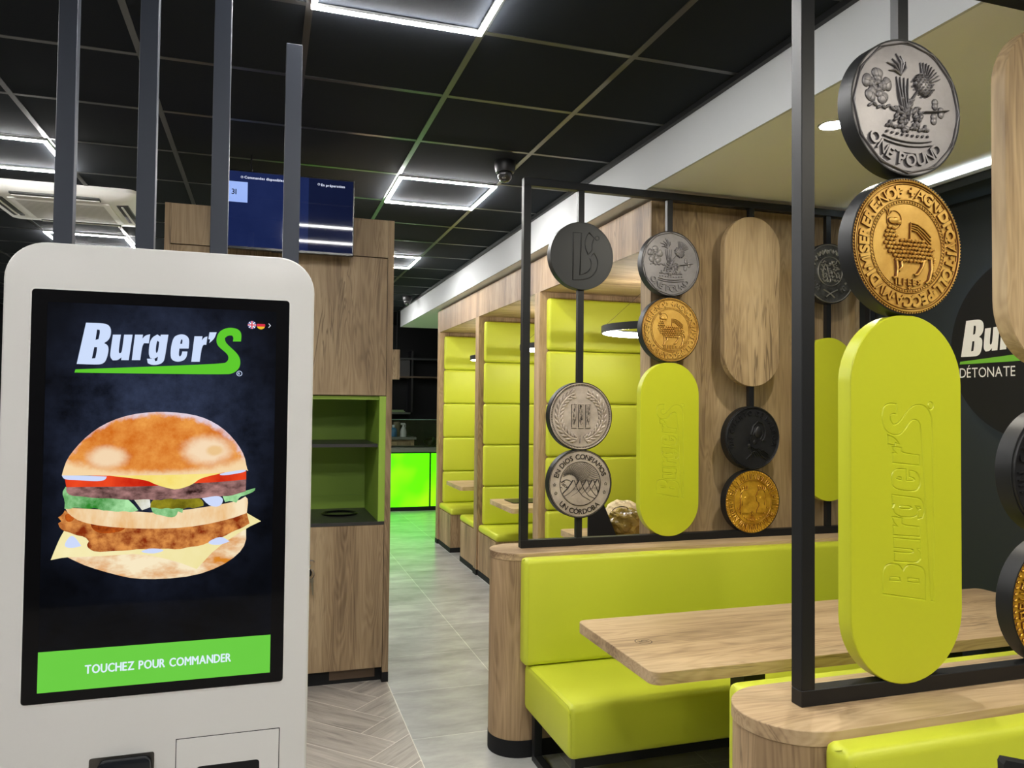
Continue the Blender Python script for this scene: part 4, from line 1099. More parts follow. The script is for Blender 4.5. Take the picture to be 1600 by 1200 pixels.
# 5 lamb coin
def lamb(r, cx, cz):
    y = coin_body(r, cx, cz, GOLD)
    rel = Relief(cx, y, cz, 1.6, 1)
    rel.ring(0.1535, 0.005, 0.0035); rel.ring(0.1475, 0.0025, 0.002)
    rel.ring(0.110, 0.0025, 0.002); rel.ring(0.1015, 0.002, 0.0016)
    for k in range(84):
        a = 2*PI*k/84; rel.blob(0.1057*math.cos(a), 0.1057*math.sin(a), 0.0026, 0.0026, 0.0026, n=6)
    for k in range(130):
        a = 2*PI*k/130; rel.blob(0.1575*math.cos(a), 0.1575*math.sin(a), 0.0022, 0.0022, 0.003, n=5)
    rel.arc_text('+AGN·DI·QVI·TOLL·PECCA·MVDI·MISERERE·NOB', 0.1165, 0.0375, PI/2-PI+0.045, 0.0035, bold=0.045, gap=0.10, spread=2*PI-0.12)
    # fleece
    rr = random.Random(3)
    body = [(-0.050, 0.005), (-0.052, 0.022), (-0.042, 0.030)]
    for j in range(10):
        for k in range(16):
            u = -0.072+k*0.0104+(0.0052 if j % 2 else 0); v = -0.043+j*0.0094
            trunk = ((u-0.010)/0.066)**2+((v+0.012)/0.030)**2 < 1
            neck = ((u+0.052)/0.019)**2+((v-0.012)/0.034)**2 < 1
            if trunk or neck: rel.blob(u+rr.uniform(-.001, .001), v+rr.uniform(-.001, .001), 0.0048, 0.0046, 0.0062, n=8)
    # head in a halo
    rel.ring(0.0215, 0.0022, 0.002, 30, 0, -0.040, 0.060)
    rel.blob(-0.042, 0.058, 0.018, 0.0095, 0.006, 0.0, n=14); rel.blob(-0.029, 0.055, 0.009, 0.0065, 0.006, n=10); rel.blob(-0.044, 0.063, 0.0028, 0.0022, 0.009)
    for a in (0.5, 0.95, 1.4): rel.stroke([(-0.058, 0.068), (-0.056+0.022*math.cos(a+0.6), 0.068+0.016*math.sin(a+0.3))], 0.004, 0.004, taper=True)
    # legs
    for pts in ([(-0.036, -0.034), (-0.034, -0.056), (-0.036, -0.074), (-0.046, -0.078)], [(-0.022, -0.036), (-0.020, -0.050), (-0.030, -0.060)],
                [(0.046, -0.030), (0.040, -0.048), (0.026, -0.066), (0.016, -0.068)], [(0.066, -0.024), (0.068, -0.052), (0.060, -0.078), (0.050, -0.086)]):
        rel.stroke(pts, 0.009, 0.005)
    for k in range(8): rel.blob(0.074+0.003*math.sin(k), -0.022-0.0058*k, 0.004, 0.004, 0.005, n=6)
    # staff and banner
    rel.stroke([(0.004, 0.010), (0.006, 0.055)], 0.0028, 0.004)
    for e in range(4):
        o_ = e*0.0085
        rel.stroke([(0.006, 0.046-o_*0.6+0.010), (0.026, 0.054-o_*0.7), (0.046, 0.044-o_), (0.068, 0.026-o_)], 0.0045, 0.0035)
    # small exergue letters
    x = -0.040
    for c in 'ILFEE×':
        g = glyph(c, 0.02); rel.solid(g[:2], lambda a, b, x=x: (x+a*0.022, -0.090-0.002+b*0.022), 0.0035); x += (g[2]+0.22)*0.022
    rel.stroke([(0.002, -0.094), (0.002, -0.103)], 0.004, 0.003); rel.stroke([(-0.004, -0.098), (0.008, -0.098)], 0.004, 0.003)
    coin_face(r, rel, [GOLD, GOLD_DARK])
r = coin_root('gold coin with a lamb and banner on the farther screen, above the small lime oblong', CX[1], 1.944); lamb(r, CX[1], 1.944); c_lamb = r

# 6 lime oblong with the engraved lettering
def logo_contours():
    W_ = [smooth_outline(c, 2, 48) for c in LOGO_W]; S_ = smooth_outline(LOGO_S, 2, 48)
    return W_, S_
LW, LS = logo_contours()
LU0, LU1 = min(p[0] for p in LS), max(p[0] for p in LS)
LV0, LV1 = min(p[1] for p in LS), max(max(p[1] for p in c) for c in LW)
LUC, LVC = (LU0+LU1)/2, (LV0+LV1)/2

def offset_loop(pts, d):
    n = len(pts); out = []
    for i in range(n):
        a, p, b = Vector(pts[i-1]), Vector(pts[i]), Vector(pts[(i+1) % n])
        t1, t2 = (p-a).normalized(), (b-p).normalized()
        n1, n2 = Vector((-t1.y, t1.x)), Vector((-t2.y, t2.x))
        m = n1+n2
        if m.length < 1e-6: m = n1
        m.normalize(); k = max(0.5, m.dot(n1))
        out.append(tuple(p+m*(d/k)))
    return out

def oblong(r, cx, cz, w, h, mat, engrave=None, t=0.040, part='panel'):
    yf = FY[0]+0.018-t/2
    bm = B()
    prof = stadium(cx, cz, w, h, 28); n = len(prof)
    inner = stadium(cx, cz, w-0.004, h-0.004, 28)
    back = [bm.verts.new((u, yf+t, v)) for u, v in prof]; side = [bm.verts.new((u, yf+0.002, v)) for u, v in prof]
    bm.faces.new(back[::-1])
    for i in range(n): bm.faces.new((side[i], side[(i+1) % n], back[(i+1) % n], back[i]))
    if not engrave:
        fr = [bm.verts.new((u, yf, v)) for u, v in inner]; bm.faces.new(fr)
        for i in range(n): bm.faces.new((fr[i], fr[(i+1) % n], side[(i+1) % n], side[i]))
    else:
        gw = 0.0021
        outs = [offset_loop(c, gw) for c in engrave]; ins = [offset_loop(c, -gw) for c in engrave]
        vf = fill2d([inner]+outs+ins)
        put2d(bm, vf, lambda u, v: (u, yf, v))
        fr = [bm.verts.new((u, yf, v)) for u, v in inner]
        for i in range(n): bm.faces.new((fr[i], fr[(i+1) % n], side[(i+1) % n], side[i]))
        for c, a, b in zip(engrave, outs, ins):
            A = [bm.verts.new((u, yf, v)) for u, v in a]; Mv = [bm.verts.new((u, yf+0.0022, v)) for u, v in c]; Bv = [bm.verts.new((u, yf, v)) for u, v in b]
            m = len(c)
            for i in range(m):
                j = (i+1) % m
                bm.faces.new((A[i], A[j], Mv[j], Mv[i])); bm.faces.new((Mv[i], Mv[j], Bv[j], Bv[i]))
    bm.normal_update()
    o = obj(part, bm, mat, r, sharp=25)
    return o
def engraved_logo(cx, cz, k):
    out = []
    for c in LW+[LS, circle(LOGO_R[0], LOGO_R[1], 0.0052, 20)]:
        q = [(cx-(v-LVC)*k, cz+(u-LUC)*k) for u, v in c]
        out.append(q)
    # the R inside the little circle
    return out
def oblong_root(label, cx, cz, h, i=0): return thing('oblong_panel', label, 'decorative panel', (cx, FY[i]+0.018, cz-h/2))

OZ, OH, OW = 1.3535, 0.858, 0.326
r = oblong_root('lime oblong engraved with upright lettering on the farther screen under the smaller lamb coin', CX[1], OZ, OH)
oblong(r, CX[1], OZ, OW, OH, LIME_PAINT, engraved_logo(CX[1]+0.002, OZ-0.012, 1.64)); c_lime = r
r = oblong_root('pale oak oblong panel on the farther screen against the wooden booth end', CX[2], 2.110, 0.878)
oblong(r, CX[2], 2.110, 0.334, 0.878, OAK_PANEL); c_wood = r
r = oblong_root('plain lime oblong half hidden between the black post and the large lime oblong', CX[3], 1.505, 0.870)
oblong(r, CX[3], 1.505, OW, 0.870, LIME_PAINT)

# 7 black helmet coin
def helmet(r, cx, cz):
    y = coin_body(r, cx, cz, GUN)
    rel = Relief(cx, y, cz, 1.8)
    rel.ring(0.156, 0.005, 0.0035); rel.ring(0.150, 0.002, 0.0015)
    rel.arc_text('UN CUARTO DE BALBOA', 0.117, 0.034, PI/2, 0.0030, bold=0.004, gap=0.16, spread=3.9)
    # helmet with comb and brim, bearded profile facing left, collar
    rel.stroke([(-0.012, 0.018), (0.000, 0.062), (0.030, 0.086), (0.058, 0.074), (0.074, 0.040), (0.070, 0.010), (0.052, -0.020)], 0.006, 0.0045)
    rel.stroke([(0.000, 0.010), (0.010, 0.048), (0.032, 0.064), (0.052, 0.050), (0.058, 0.020), (0.046, -0.008)], 0.005, 0.0035)
    rel.blob(0.034, 0.032, 0.024, 0.034, 0.005, -0.25, n=18)
    rel.stroke([(-0.012, 0.026), (0.006, 0.002), (0.032, -0.016), (0.070, -0.012)], 0.008, 0.005)
    prof = [(-0.006, 0.014), (-0.018, -0.004), (-0.026, -0.010), (-0.018, -0.016), (-0.022, -0.024), (-0.018, -0.030), (-0.030, -0.050), (-0.010, -0.046), (0.012, -0.056), (0.044, -0.050), (0.050, -0.020), (0.030, -0.008)]
    rel.poly(prof, 0.0042); rel.blob(0.010, -0.022, 0.020, 0.018, 0.006, n=14); rel.blob(-0.020, -0.040, 0.010, 0.012, 0.005, 0.5)
    for k in range(7): rel.stroke([(-0.026+k*0.009, -0.048), (-0.012+k*0.013, -0.078), (-0.002+k*0.018, -0.104)], 0.006, 0.004, taper=True)
    rel.stroke([(-0.040, -0.108), (0.0, -0.070), (0.060, -0.062), (0.092, -0.084)], 0.005, 0.004)
    rel.stroke([(0.030, -0.060), (0.054, -0.094), (0.078, -0.110)], 0.006, 0.004)
    coin_face(r, rel, [GUN])
r = coin_root('black coin with a helmeted bearded profile under the oak oblong of the farther screen', CX[2], 1.407); helmet(r, CX[2], 1.407); c_helm = r

# 8 gold coin with two facing heads
def twohead(r, cx, cz):
    y = coin_body(r, cx, cz, GOLD2)
    rel = Relief(cx, y, cz, 1.6, 1)
    for k in range(64):
        a = 2*PI*k/64; rel.blob(0.152*math.cos(a), 0.152*math.sin(a), 0.006, 0.004, 0.004, a+0.5, n=6)
    rel.ring(0.110, 0.003, 0.0025)
    rr = random.Random(12)
    for k in range(36):
        a = 2*PI*k/36; c, s_ = math.cos(a), math.sin(a)
        def q(x, z): return (c*(0.116+z)+s_*x, s_*(0.116+z)-c*x)
        e = 0.007
        st = rr.randrange(5)
        rel.stroke([q(-e, 0), q(-e, 0.026)], 0.0055, 0.004)
        if st == 0: rel.stroke([q(-e, 0.026), q(e, 0)], 0.0045, 0.004)
        if st in (1, 2): rel.stroke([q(-e, 0.024), q(e*0.8, 0.022), q(e*0.8, 0.012), q(-e, 0.011)], 0.0045, 0.004)
        if st in (3, 1): rel.stroke([q(e, 0), q(e, 0.026)], 0.0055, 0.004)
        if st == 4: rel.stroke([q(-e, 0.001), q(e, 0.001)], 0.0045, 0.004)
    for s_ in (-1, 1):
        face = [(0.060, 0.058), (0.034, 0.060), (0.026, 0.050), (0.023, 0.038), (0.014, 0.027), (0.021, 0.023), (0.019, 0.016), (0.023, 0.012), (0.021, 0.004), (0.030, -0.002), (0.036, -0.006), (0.036, -0.022), (0.024, -0.040), (0.020, -0.056), (0.074, -0.056), (0.078, -0.034), (0.064, -0.014), (0.068, 0.012), (0.072, 0.036)]
        face = [(s_*u, v) for u, v in face]
        rel.poly(face if s_ > 0 else face[::-1], 0.0040)
        rel.blob(s_*0.032, 0.040, 0.0045, 0.003, 0.0062); rel.blob(s_*0.046, 0.020, 0.012, 0.010, 0.0058)
        for k in range(9):
            rel.stroke([(s_*(0.054+0.002*k), 0.056-0.004*k), (s_*(0.070+0.002*(k % 3)), 0.038-0.008*k), (s_*(0.076-0.001*k), 0.018-0.008*k)], 0.0052, 0.0052, taper=True)
        rel.stroke([(s_*0.030, 0.064), (s_*0.062, 0.062), (s_*0.074, 0.048)], 0.007, 0.0052)
        for k in range(4): rel.stroke([(s_*(0.034+k*0.012), 0.064-k*0.002), (s_*(0.033+k*0.014), 0.078-k*0.003)], 0.006, 0.005); rel.blob(s_*(0.033+k*0.014), 0.081-k*0.003, 0.0035, 0.0035, 0.005)
        for k in range(5): rel.stroke([(s_*(0.024+k*0.011), -0.054), (s_*(0.034+k*0.008), -0.034)], 0.004, 0.0055, taper=True)
    rel.solid(glyph('S', 0.02)[:2], lambda a, b: (-0.010+a*0.034, -0.074+b*0.034), 0.004)
    for k in range(15): a = PI+0.35+k*(PI-0.7)/14; rel.blob(0.093*math.cos(a), 0.093*math.sin(a), 0.0045, 0.0045, 0.005, n=8)
    leafy(rel, 0, -0.086, 7, 14, 0.014, 0.004, 0.005)
    coin_face(r, rel, [GOLD2, GOLD_DARK])
r = coin_root('small bright gold coin with two facing heads at the foot of the farther screen', CX[2], 1.0815); twohead(r, CX[2], 1.0815); c_two = r

# 9 nickel coin with crossed swords
r = coin_root('antique grey coin with crossed swords behind the foreground post', CX[3], 2.284); cx, cz = CX[3], 2.284
y = coin_body(r, cx, cz, GUN2)
rel = Relief(cx, y, cz, 1.7); rr = random.Random(31)
rel.ring(0.155, 0.006, 0.004, 72, 1); rel.ring(0.078, 0.004, 0.003, 60, 1, 0, 0.012); rel.ring(0.085, 0.0018, 0.0015, 60, 0, 0, 0.012)
def squiggle(u, v, l, rot, am):
    pts = []
    for k in range(9):
        t = k/8-0.5; a, b = t*l, am*math.sin(k*1.25+rr.uniform(0, 0.6))
        pts.append((u+a*math.cos(rot)-b*math.sin(rot), v+a*math.sin(rot)+b*math.cos(rot)))
    rel.stroke(pts, 0.0056, 0.004, mat=1)
for j in range(6):
    for k in range(3): squiggle((k-1)*0.038+rr.uniform(-.009, .009), 0.062-j*0.020+rr.uniform(-.005, .005), rr.uniform(0.03, 0.05), rr.uniform(-.7, .7), rr.uniform(0.004, 0.010)); rel.blob((k-1)*0.036+rr.uniform(-.014, .014), 0.066-j*0.020, 0.003, 0.003, 0.005, 0, 1)
for k in range(15):
    a = -0.35+k*(PI+0.7)/14
    squiggle(0.119*math.cos(a), 0.119*math.sin(a)+0.002, 0.036, a+PI/2+rr.uniform(-.3, .3), 0.011)
    rel.blob(0.104*math.cos(a+.1), 0.104*math.sin(a+.1), 0.003, 0.003, 0.004)
for s_ in (-1, 1):
    rel.stroke([(-s_*0.046, -0.086), (-s_*0.020, -0.097), (s_*0.010, -0.114), (s_*0.030, -0.130)], 0.0065, 0.0045, mat=1)
    rel.stroke([(s_*0.022, -0.134), (s_*0.036, -0.122)], 0.005, 0.005)
    leafy(rel, s_*0.085, -0.082, 9+s_, 18, 0.022, 0.005, 0.006)
coin_face(r, rel, [GUN2, NICKEL_HI])

# the nearer screen repeats the same pieces one column earlier
D12 = FY[1]-FY[0]
def near(root, col, label):
    src = root.location
    return dup(root, (src.x+CX[col-1]-CX[col], src.y+D12, src.z), label)
near(c_pound, 1, 'large grey coin lettered ONE POUND at the top right, highest on the nearer screen')
near(c_lamb, 1, 'large gold coin with a lamb and banner on the nearer screen')
near(c_lime, 1, 'large lime oblong engraved with upright lettering in the right foreground')
near(c_wood, 2, 'oak oblong panel cut by the right edge of the photo on the nearer screen')
near(c_helm, 2, 'black helmet coin cut by the right edge, above the cut gold coin')
near(c_two, 2, 'gold coin with facing heads cut by the right edge, lowest on the nearer screen')
# ================================================================== TALL WASTE CABINET
def cabinet():
    x0, x1, yf, yb, zt = -0.516, 0.690, 4.387, 5.06, 2.610
    r = thing('waste_cabinet', 'tall oak cabinet with a green niche and waste hole behind the kiosk', 'cabinet', (x1, yf, 0))
    bm = B()
    box(bm, x1-0.033, x1, yf, yb, 0.0, zt); obj('side_panel', bm, OAK_Z, r)
    bm = B(); box(bm, x0, x0+0.03, yf, yb, 0.0, zt); obj('side_panel', bm, OAK_Z, r)
    bm = B(); box(bm, x0+0.03, x1-0.033, yb-0.02, yb, 0.08, zt); box(bm, x0+0.03, x1-0.033, yf+0.022, yb-0.02, zt-0.02, zt); obj('carcass', bm, OAK_X, r)
    bm = B(); box(bm, x0+0.031, x1-0.0342, yf, yf+0.02, 2.396, zt-0.001); obj('upper_panel', bm, OAK_Z, r)
    bm = B()
    box(bm, x0+0.03, 0.06, yf, yf+0.02, 1.610, 2.390); obj('upper_door', bm, OAK_Z, r)
    bm = B(); box(bm, 0.063, x1-0.036, yf, yf+0.02, 1.610, 2.390); obj('upper_door', bm, OAK_Z, r)
    # niche lining
    bm = B()
    box(bm, 0.620, x1-0.033, yf+0.004, yb-0.02, 0.90, 1.606); box(bm, x0+0.03, 0.620, yb-0.06, yb-0.02, 0.90, 1.606); box(bm, x0+0.03, 0.620, yf+0.03, yb-0.06, 1.586, 1.606)
    box(bm, x0+0.03, x0+0.06, yf+0.03, yb-0.06, 0.90, 1.586); box(bm, x0+0.03, 0.62, yb-0.066, yb-0.06, 0.90, 0.985); obj('niche_lining', bm, NICHE, r)
    bm = B(); box(bm, x0+0.06, 0.619, yf+0.04, yb-0.07, 1.316, 1.334); obj('shelf', bm, DARK_TOP, r)
    # worktop with round flap
    bm = B(); box(bm, x0+0.03, x1-0.034, yf-0.002, yb-0.022, 0.882, 0.900); wt = obj('worktop', bm, DARK_TOP, r)
    bm = B(); lathe(bm, [(0.092, 0.0), (0.104, 0.0), (0.108, 0.006), (0.100, 0.010), (0.092, 0.006), (0.088, 0.0)], 0.440, 4.735, 0.900, seg=48); obj('waste_ring', bm, BLACK_GLOSS, wt)
    bm = B(); lathe(bm, [(0.0, 0.002), (0.060, 0.0025), (0.090, 0.0015), (0.0905, 0.0005)], 0.440, 4.735, 0.900, seg=48); obj('waste_flap', bm, plain('flap_metal', (0.10, 0.10, 0.10), 0.2, metal=0.8), wt)
    bm = B(); box(bm, x0+0.03, 0.06, yf, yf+0.02, 0.085, 0.880); obj('lower_door', bm, OAK_Z, r)
    bm = B(); box(bm, 0.063, x1-0.036, yf, yf+0.02, 0.085, 0.880); d = obj('lower_door', bm, OAK_Z, r)
    bm = B(); lathe(bm, [(0, 0), (0.012, 0), (0.012, 0.006), (0, 0.006)], 0.246, yf-0.006, 0.672, axis='y', seg=20); obj('lock', bm, CHROME, d)
    bm = B(); tube(bm, [(0.20, yf-0.001, 0.700), (0.20, yf-0.028, 0.703), (0.262, yf-0.030, 0.706), (0.274, yf-0.022, 0.700), (0.275, yf-0.001, 0.690)], 0.0028, 8); obj('handle', bm, CHROME, d)
    bm = B(); box(bm, x0+0.03, x1-0.033, yf+0.045, yf+0.06, 0.0, 0.082); box(bm, x1-0.036, x1+0.001, yf-0.001, yf+0.05, 0.0, 0.055); obj('plinth', bm, BLACK, r)
    bm = B(); box(bm, 0.37, 0.62, yf+0.042, yf+0.0448, 0.022, 0.072); obj('plinth_grille', bm, plain('plinth_inlay', S(92, 74, 58), 0.6), r)
    # keys hanging from the lock
    k = thing('key_bunch', 'bunch of small keys hanging from the lock of the cabinet door', 'keys', (0.25, yf-0.02, 0.50))
    bm = B(); tube(bm, [(0.252+0.024*math.cos(a), yf-0.018, 0.628+0.028*math.sin(a)) for a in [2*PI*i/24 for i in range(24)]], 0.0022, 6, True); obj('key_ring', bm, CHROME, k)
    bm = B(); prism(bm, circle(0.240, 0.634, 0.024, 20), yf-0.014, yf-0.008, 'xz', r=0.001, seg=1); obj('fob', bm, BLACK_GLOSS, k)
    for x, a in ((0.248, -0.14), (0.262, 0.10)):
        bm = B()
        L_ = 0.088
        px, pz = x, 0.606
        def q(u, v): return (px+u*math.cos(a)-v*math.sin(a), pz+u*math.sin(a)+v*math.cos(a))
        prism(bm, [q(-0.009, 0.0), q(0.009, 0.0), q(0.010, -0.018), q(0.004, -0.026), q(0.004, -L_), q(0.0, -L_-0.006), q(-0.004, -L_), q(-0.004, -0.06), q(-0.006, -0.055), q(-0.004, -0.045), q(-0.004, -0.026), q(-0.010, -0.018)][::-1], yf-0.020, yf-0.0175, 'xz')
        obj('key', bm, plain('key_brass', (0.30, 0.27, 0.20), 0.3, metal=1.0), k)
cabinet()

# ================================================================== ORDER SCREEN
def tv():
    x0, x1, z0, z1, y = -0.272, 0.448, 2.366, 2.782, 4.262
    r = thing('television', 'flat order screen reading En préparation on top of the oak cabinet', 'television', ((x0+x1)/2, y, z0))
    bm = B(); box(bm, x0, x1, y, y+0.035, z0, z1, r=0.003, seg=1); obj('housing', bm, plain('tv_black', (0.006, 0.006, 0.007), 0.25), r)
    f = lambda u, v: (u, y-0.0004, v)
    def quad(bm, a, b, c, d, fn, mat): put2d(bm, ([(a, c), (b, c), (b, d), (a, d)], [[0, 1, 2, 3]]), fn, mat)
    navy = screen_mat('order_screen_navy', S(26, 38, 82), S(34, 46, 92), 3.0, 0.85); navy2 = screen_mat('order_screen_navy_dark', S(18, 24, 52), S(22, 30, 62), 3.0, 0.85)
    white = screen_mat('order_screen_white', S(225, 232, 255)); tile = screen_mat('order_tile_blue', S(150, 178, 245), S(160, 186, 250), 4.0); ink = screen_mat('order_tile_ink', S(20, 24, 44))
    bm = B()
    quad(bm, x0+0.007, 0.206, z0+0.014, z1-0.007, f, 0); quad(bm, 0.206, x1-0.007, z0+0.014, z1-0.007, f, 1)
    g = lambda u, v: (u, y-0.0008, v); h = lambda u, v: (u, y-0.0012, v)
    quad(bm, -0.240, -0.105, 2.612, 2.720, g, 3)
    text2d(bm, '31', -0.1725, 2.652, 0.040, h, 4, bold=0.015, align='C')
    text2d(bm, 'Commandes disponibles', -0.122, 2.7400, 0.0185, g, 2, bold=0.025)
    text2d(bm, 'En préparation', 0.270, 2.7370, 0.0185, g, 2, bold=0.025)
    for u in (-0.134, 0.258):
        put2d(bm, fill2d([circle(u, 2.7455, 0.0062, 20), circle(u, 2.7455, 0.0046, 20)]), g, 2); quad(bm, u-0.0007, u+0.0007, 2.7455, 2.7495, g, 2); quad(bm, u, u+0.003, 2.7448, 2.746, g, 2)
    obj('display', bm, [navy, navy2, white, tile, ink], r, sharp=None)
    bm = B(); box(bm, -0.01, 0.19, y+0.035, 4.387, 2.44, 2.58); obj('wall_bracket', bm, BLACK_METAL, r)
    bm = B(); box(bm, 0.02, 0.16, y+0.006, y+0.03, z0-0.006, z0+0.001, r=0.001, seg=1); obj('sensor_bar', bm, BLACK_GLOSS, r)
    bm = B(); tube(bm, [(-0.090, 4.300, 2.760), (-0.086, 4.305, 2.80), (-0.094, 4.33, 2.84), (-0.088, 4.36, 2.8965)], 0.005, 8); obj('cable', bm, BLACK, r)
tv()

# ================================================================== UPRIGHT POSTS BEHIND THE KIOSK
post_lab = ['dark grey upright post behind the kiosk, leftmost of the four', 'dark grey upright post behind the kiosk, second from the left crossing the air conditioner',
            'dark grey upright post behind the kiosk just left of the order screen', 'shorter grey upright post in front of the order screen with its top end showing']
POST_Y = 2.2
for i, (xa, xb, zt) in enumerate(((-0.5175, -0.474, ZC), (-0.3285, -0.284, ZC), (-0.1470, -0.1035, ZC), (0.0395, 0.083, 2.558))):
    r = thing('upright_post', post_lab[i], 'post', (xa, POST_Y, 0), 'upright posts behind the kiosk')
    bm = B(); box(bm, xa, xb, POST_Y, POST_Y+0.035, 0.006, zt-0.0045 if zt == ZC else zt, r=0.0012, seg=1); obj('tube', bm, ANTHRACITE, r)
    bm = B(); box(bm, xa-0.02, xb+0.02, POST_Y-0.02, POST_Y+0.055, 0.0, 0.006); obj('foot_plate', bm, ANTHRACITE, r)

# ================================================================== ORDERING KIOSK
def slate_mat():
    """the screen picture's dark slate background: bluish grain, brightest in the middle of the upper half"""
    m, nt, b = node_mat('screen_slate'); N = nt.nodes.new; L = nt.links.new
    b.inputs['Base Color'].default_value = (0, 0, 0, 1); b.inputs['Roughness'].default_value = 0.035; b.inputs['Specular IOR Level'].default_value = 0.3
    tc = N('ShaderNodeTexCoord')
    n = N('ShaderNodeTexNoise'); n.inputs['Scale'].default_value = 9; n.inputs['Detail'].default_value = 10; n.inputs['Roughness'].default_value = 0.7
    L(tc.outputs['Object'], n.inputs['Vector'])
    mp = N('ShaderNodeMapping'); mp.vector_type = 'TEXTURE'; mp.inputs['Location'].default_value = (0.0, -0.07, 1.50); mp.inputs['Scale'].default_value = (0.21, 1, 0.30)
    L(tc.outputs['Object'], mp.inputs['Vector'])
    ln = N('ShaderNodeVectorMath'); ln.operation = 'LENGTH'; L(mp.outputs['Vector'], ln.inputs[0])
    mr = N('ShaderNodeMapRange'); mr.interpolation_type = 'SMOOTHSTEP'; mr.inputs['From Min'].default_value = 0.0; mr.inputs['From Max'].default_value = 1.25; mr.inputs['To Min'].default_value = 1.0; mr.inputs['To Max'].default_value = 0.06
    L(ln.outputs['Value'], mr.inputs['Value'])
    r = N('ShaderNodeValToRGB'); r.color_ramp.elements[0].position = 0.32; r.color_ramp.elements[1].position = 0.78
    r.color_ramp.elements[0].color = (*S(8, 12, 24), 1); r.color_ramp.elements[1].color = (*S(84, 98, 136), 1); L(n.outputs['Fac'], r.inputs['Fac'])
    mx = N('ShaderNodeMix'); mx.data_type = 'RGBA'; mx.blend_type = 'MULTIPLY'; mx.inputs[0].default_value = 1.0
    L(r.outputs['Color'], mx.inputs[6]); L(mr.outputs[0], mx.inputs[7]); L(mx.outputs[2], b.inputs['Emission Color']); b.inputs['Emission Strength'].default_value = 0.62
    return m

def bun_mat():
    """the pictured top bun: mottled orange crust with two soft pale sheens and a pale upper rim"""
    m, nt, b = node_mat('pic_top_bun'); N = nt.nodes.new; L = nt.links.new
    b.inputs['Base Color'].default_value = (0, 0, 0, 1); b.inputs['Roughness'].default_value = 0.035; b.inputs['Specular IOR Level'].default_value = 0.3
    tc = N('ShaderNodeTexCoord')
    def noise(sc, d):
        n = N('ShaderNodeTexNoise'); n.inputs['Scale'].default_value = sc; n.inputs['Detail'].default_value = d; n.inputs['Roughness'].default_value = 0.7
        L(tc.outputs['Object'], n.inputs['Vector']); return n
    n1 = noise(24, 8); n2 = noise(55, 6)
    r = N('ShaderNodeValToRGB'); e = r.color_ramp.elements; e[0].position = 0.33; e[0].color = (*S(206, 104, 22), 1); e[1].position = 0.70; e[1].color = (*S(240, 164, 78), 1)
    L(n1.outputs['Fac'], r.inputs['Fac']); col = r.outputs['Color']
    pts = BURGER[-1][1]; bu = min(p[0] for p in pts); bv = max(p[1] for p in pts); sc = (max(p[0] for p in pts)-bu)/1245.0
    def lay(col, a, c, ru, rv, lo, hi, rgb, invert=False, wob=0.5):
        mp = N('ShaderNodeMapping'); mp.vector_type = 'TEXTURE'
        mp.inputs['Location'].default_value = (bu+(a-75)*sc, -0.0725, 1.3915+bv-(c-14)*sc); mp.inputs['Scale'].default_value = (ru*sc, 1, rv*sc)
        L(tc.outputs['Object'], mp.inputs['Vector'])
        ln = N('ShaderNodeVectorMath'); ln.operation = 'LENGTH'; L(mp.outputs['Vector'], ln.inputs[0])
        ad = N('ShaderNodeMath'); ad.operation = 'MULTIPLY_ADD'; ad.inputs[1].default_value = wob; L(n2.outputs['Fac'], ad.inputs[0]); L(ln.outputs['Value'], ad.inputs[2])
        mr = N('ShaderNodeMapRange'); mr.interpolation_type = 'SMOOTHSTEP'; mr.inputs['From Min'].default_value = lo+wob*0.5; mr.inputs['From Max'].default_value = hi+wob*0.5
        mr.inputs['To Min'].default_value = 0.0 if invert else 1.0; mr.inputs['To Max'].default_value = 1.0 if invert else 0.0; L(ad.outputs[0], mr.inputs['Value'])
        mx = N('ShaderNodeMix'); mx.data_type = 'RGBA'; L(mr.outputs[0], mx.inputs[0]); L(col, mx.inputs[6]); mx.inputs[7].default_value = (*S(*rgb), 1)
        return mx.outputs[2]
    col = lay(col, 360, 345, 150, 92, 0.45, 1.12, (244, 214, 176)); col = lay(col, 1030, 300, 190, 122, 0.45, 1.15, (246, 218, 182)); col = lay(col, 1080, 300, 70, 45, 0.5, 1.1, (236, 196, 140))
    col = lay(col, 690, 470, 640, 455, 0.90, 1.02, (224, 208, 222), True, 0.25)
    col = lay(col, 690, 200, 700, 230, 0.98, 1.25, (246, 214, 166), True, 0.3)
    L(col, b.inputs['Emission Color']); b.inputs['Emission Strength'].default_value = 1.0
    return m

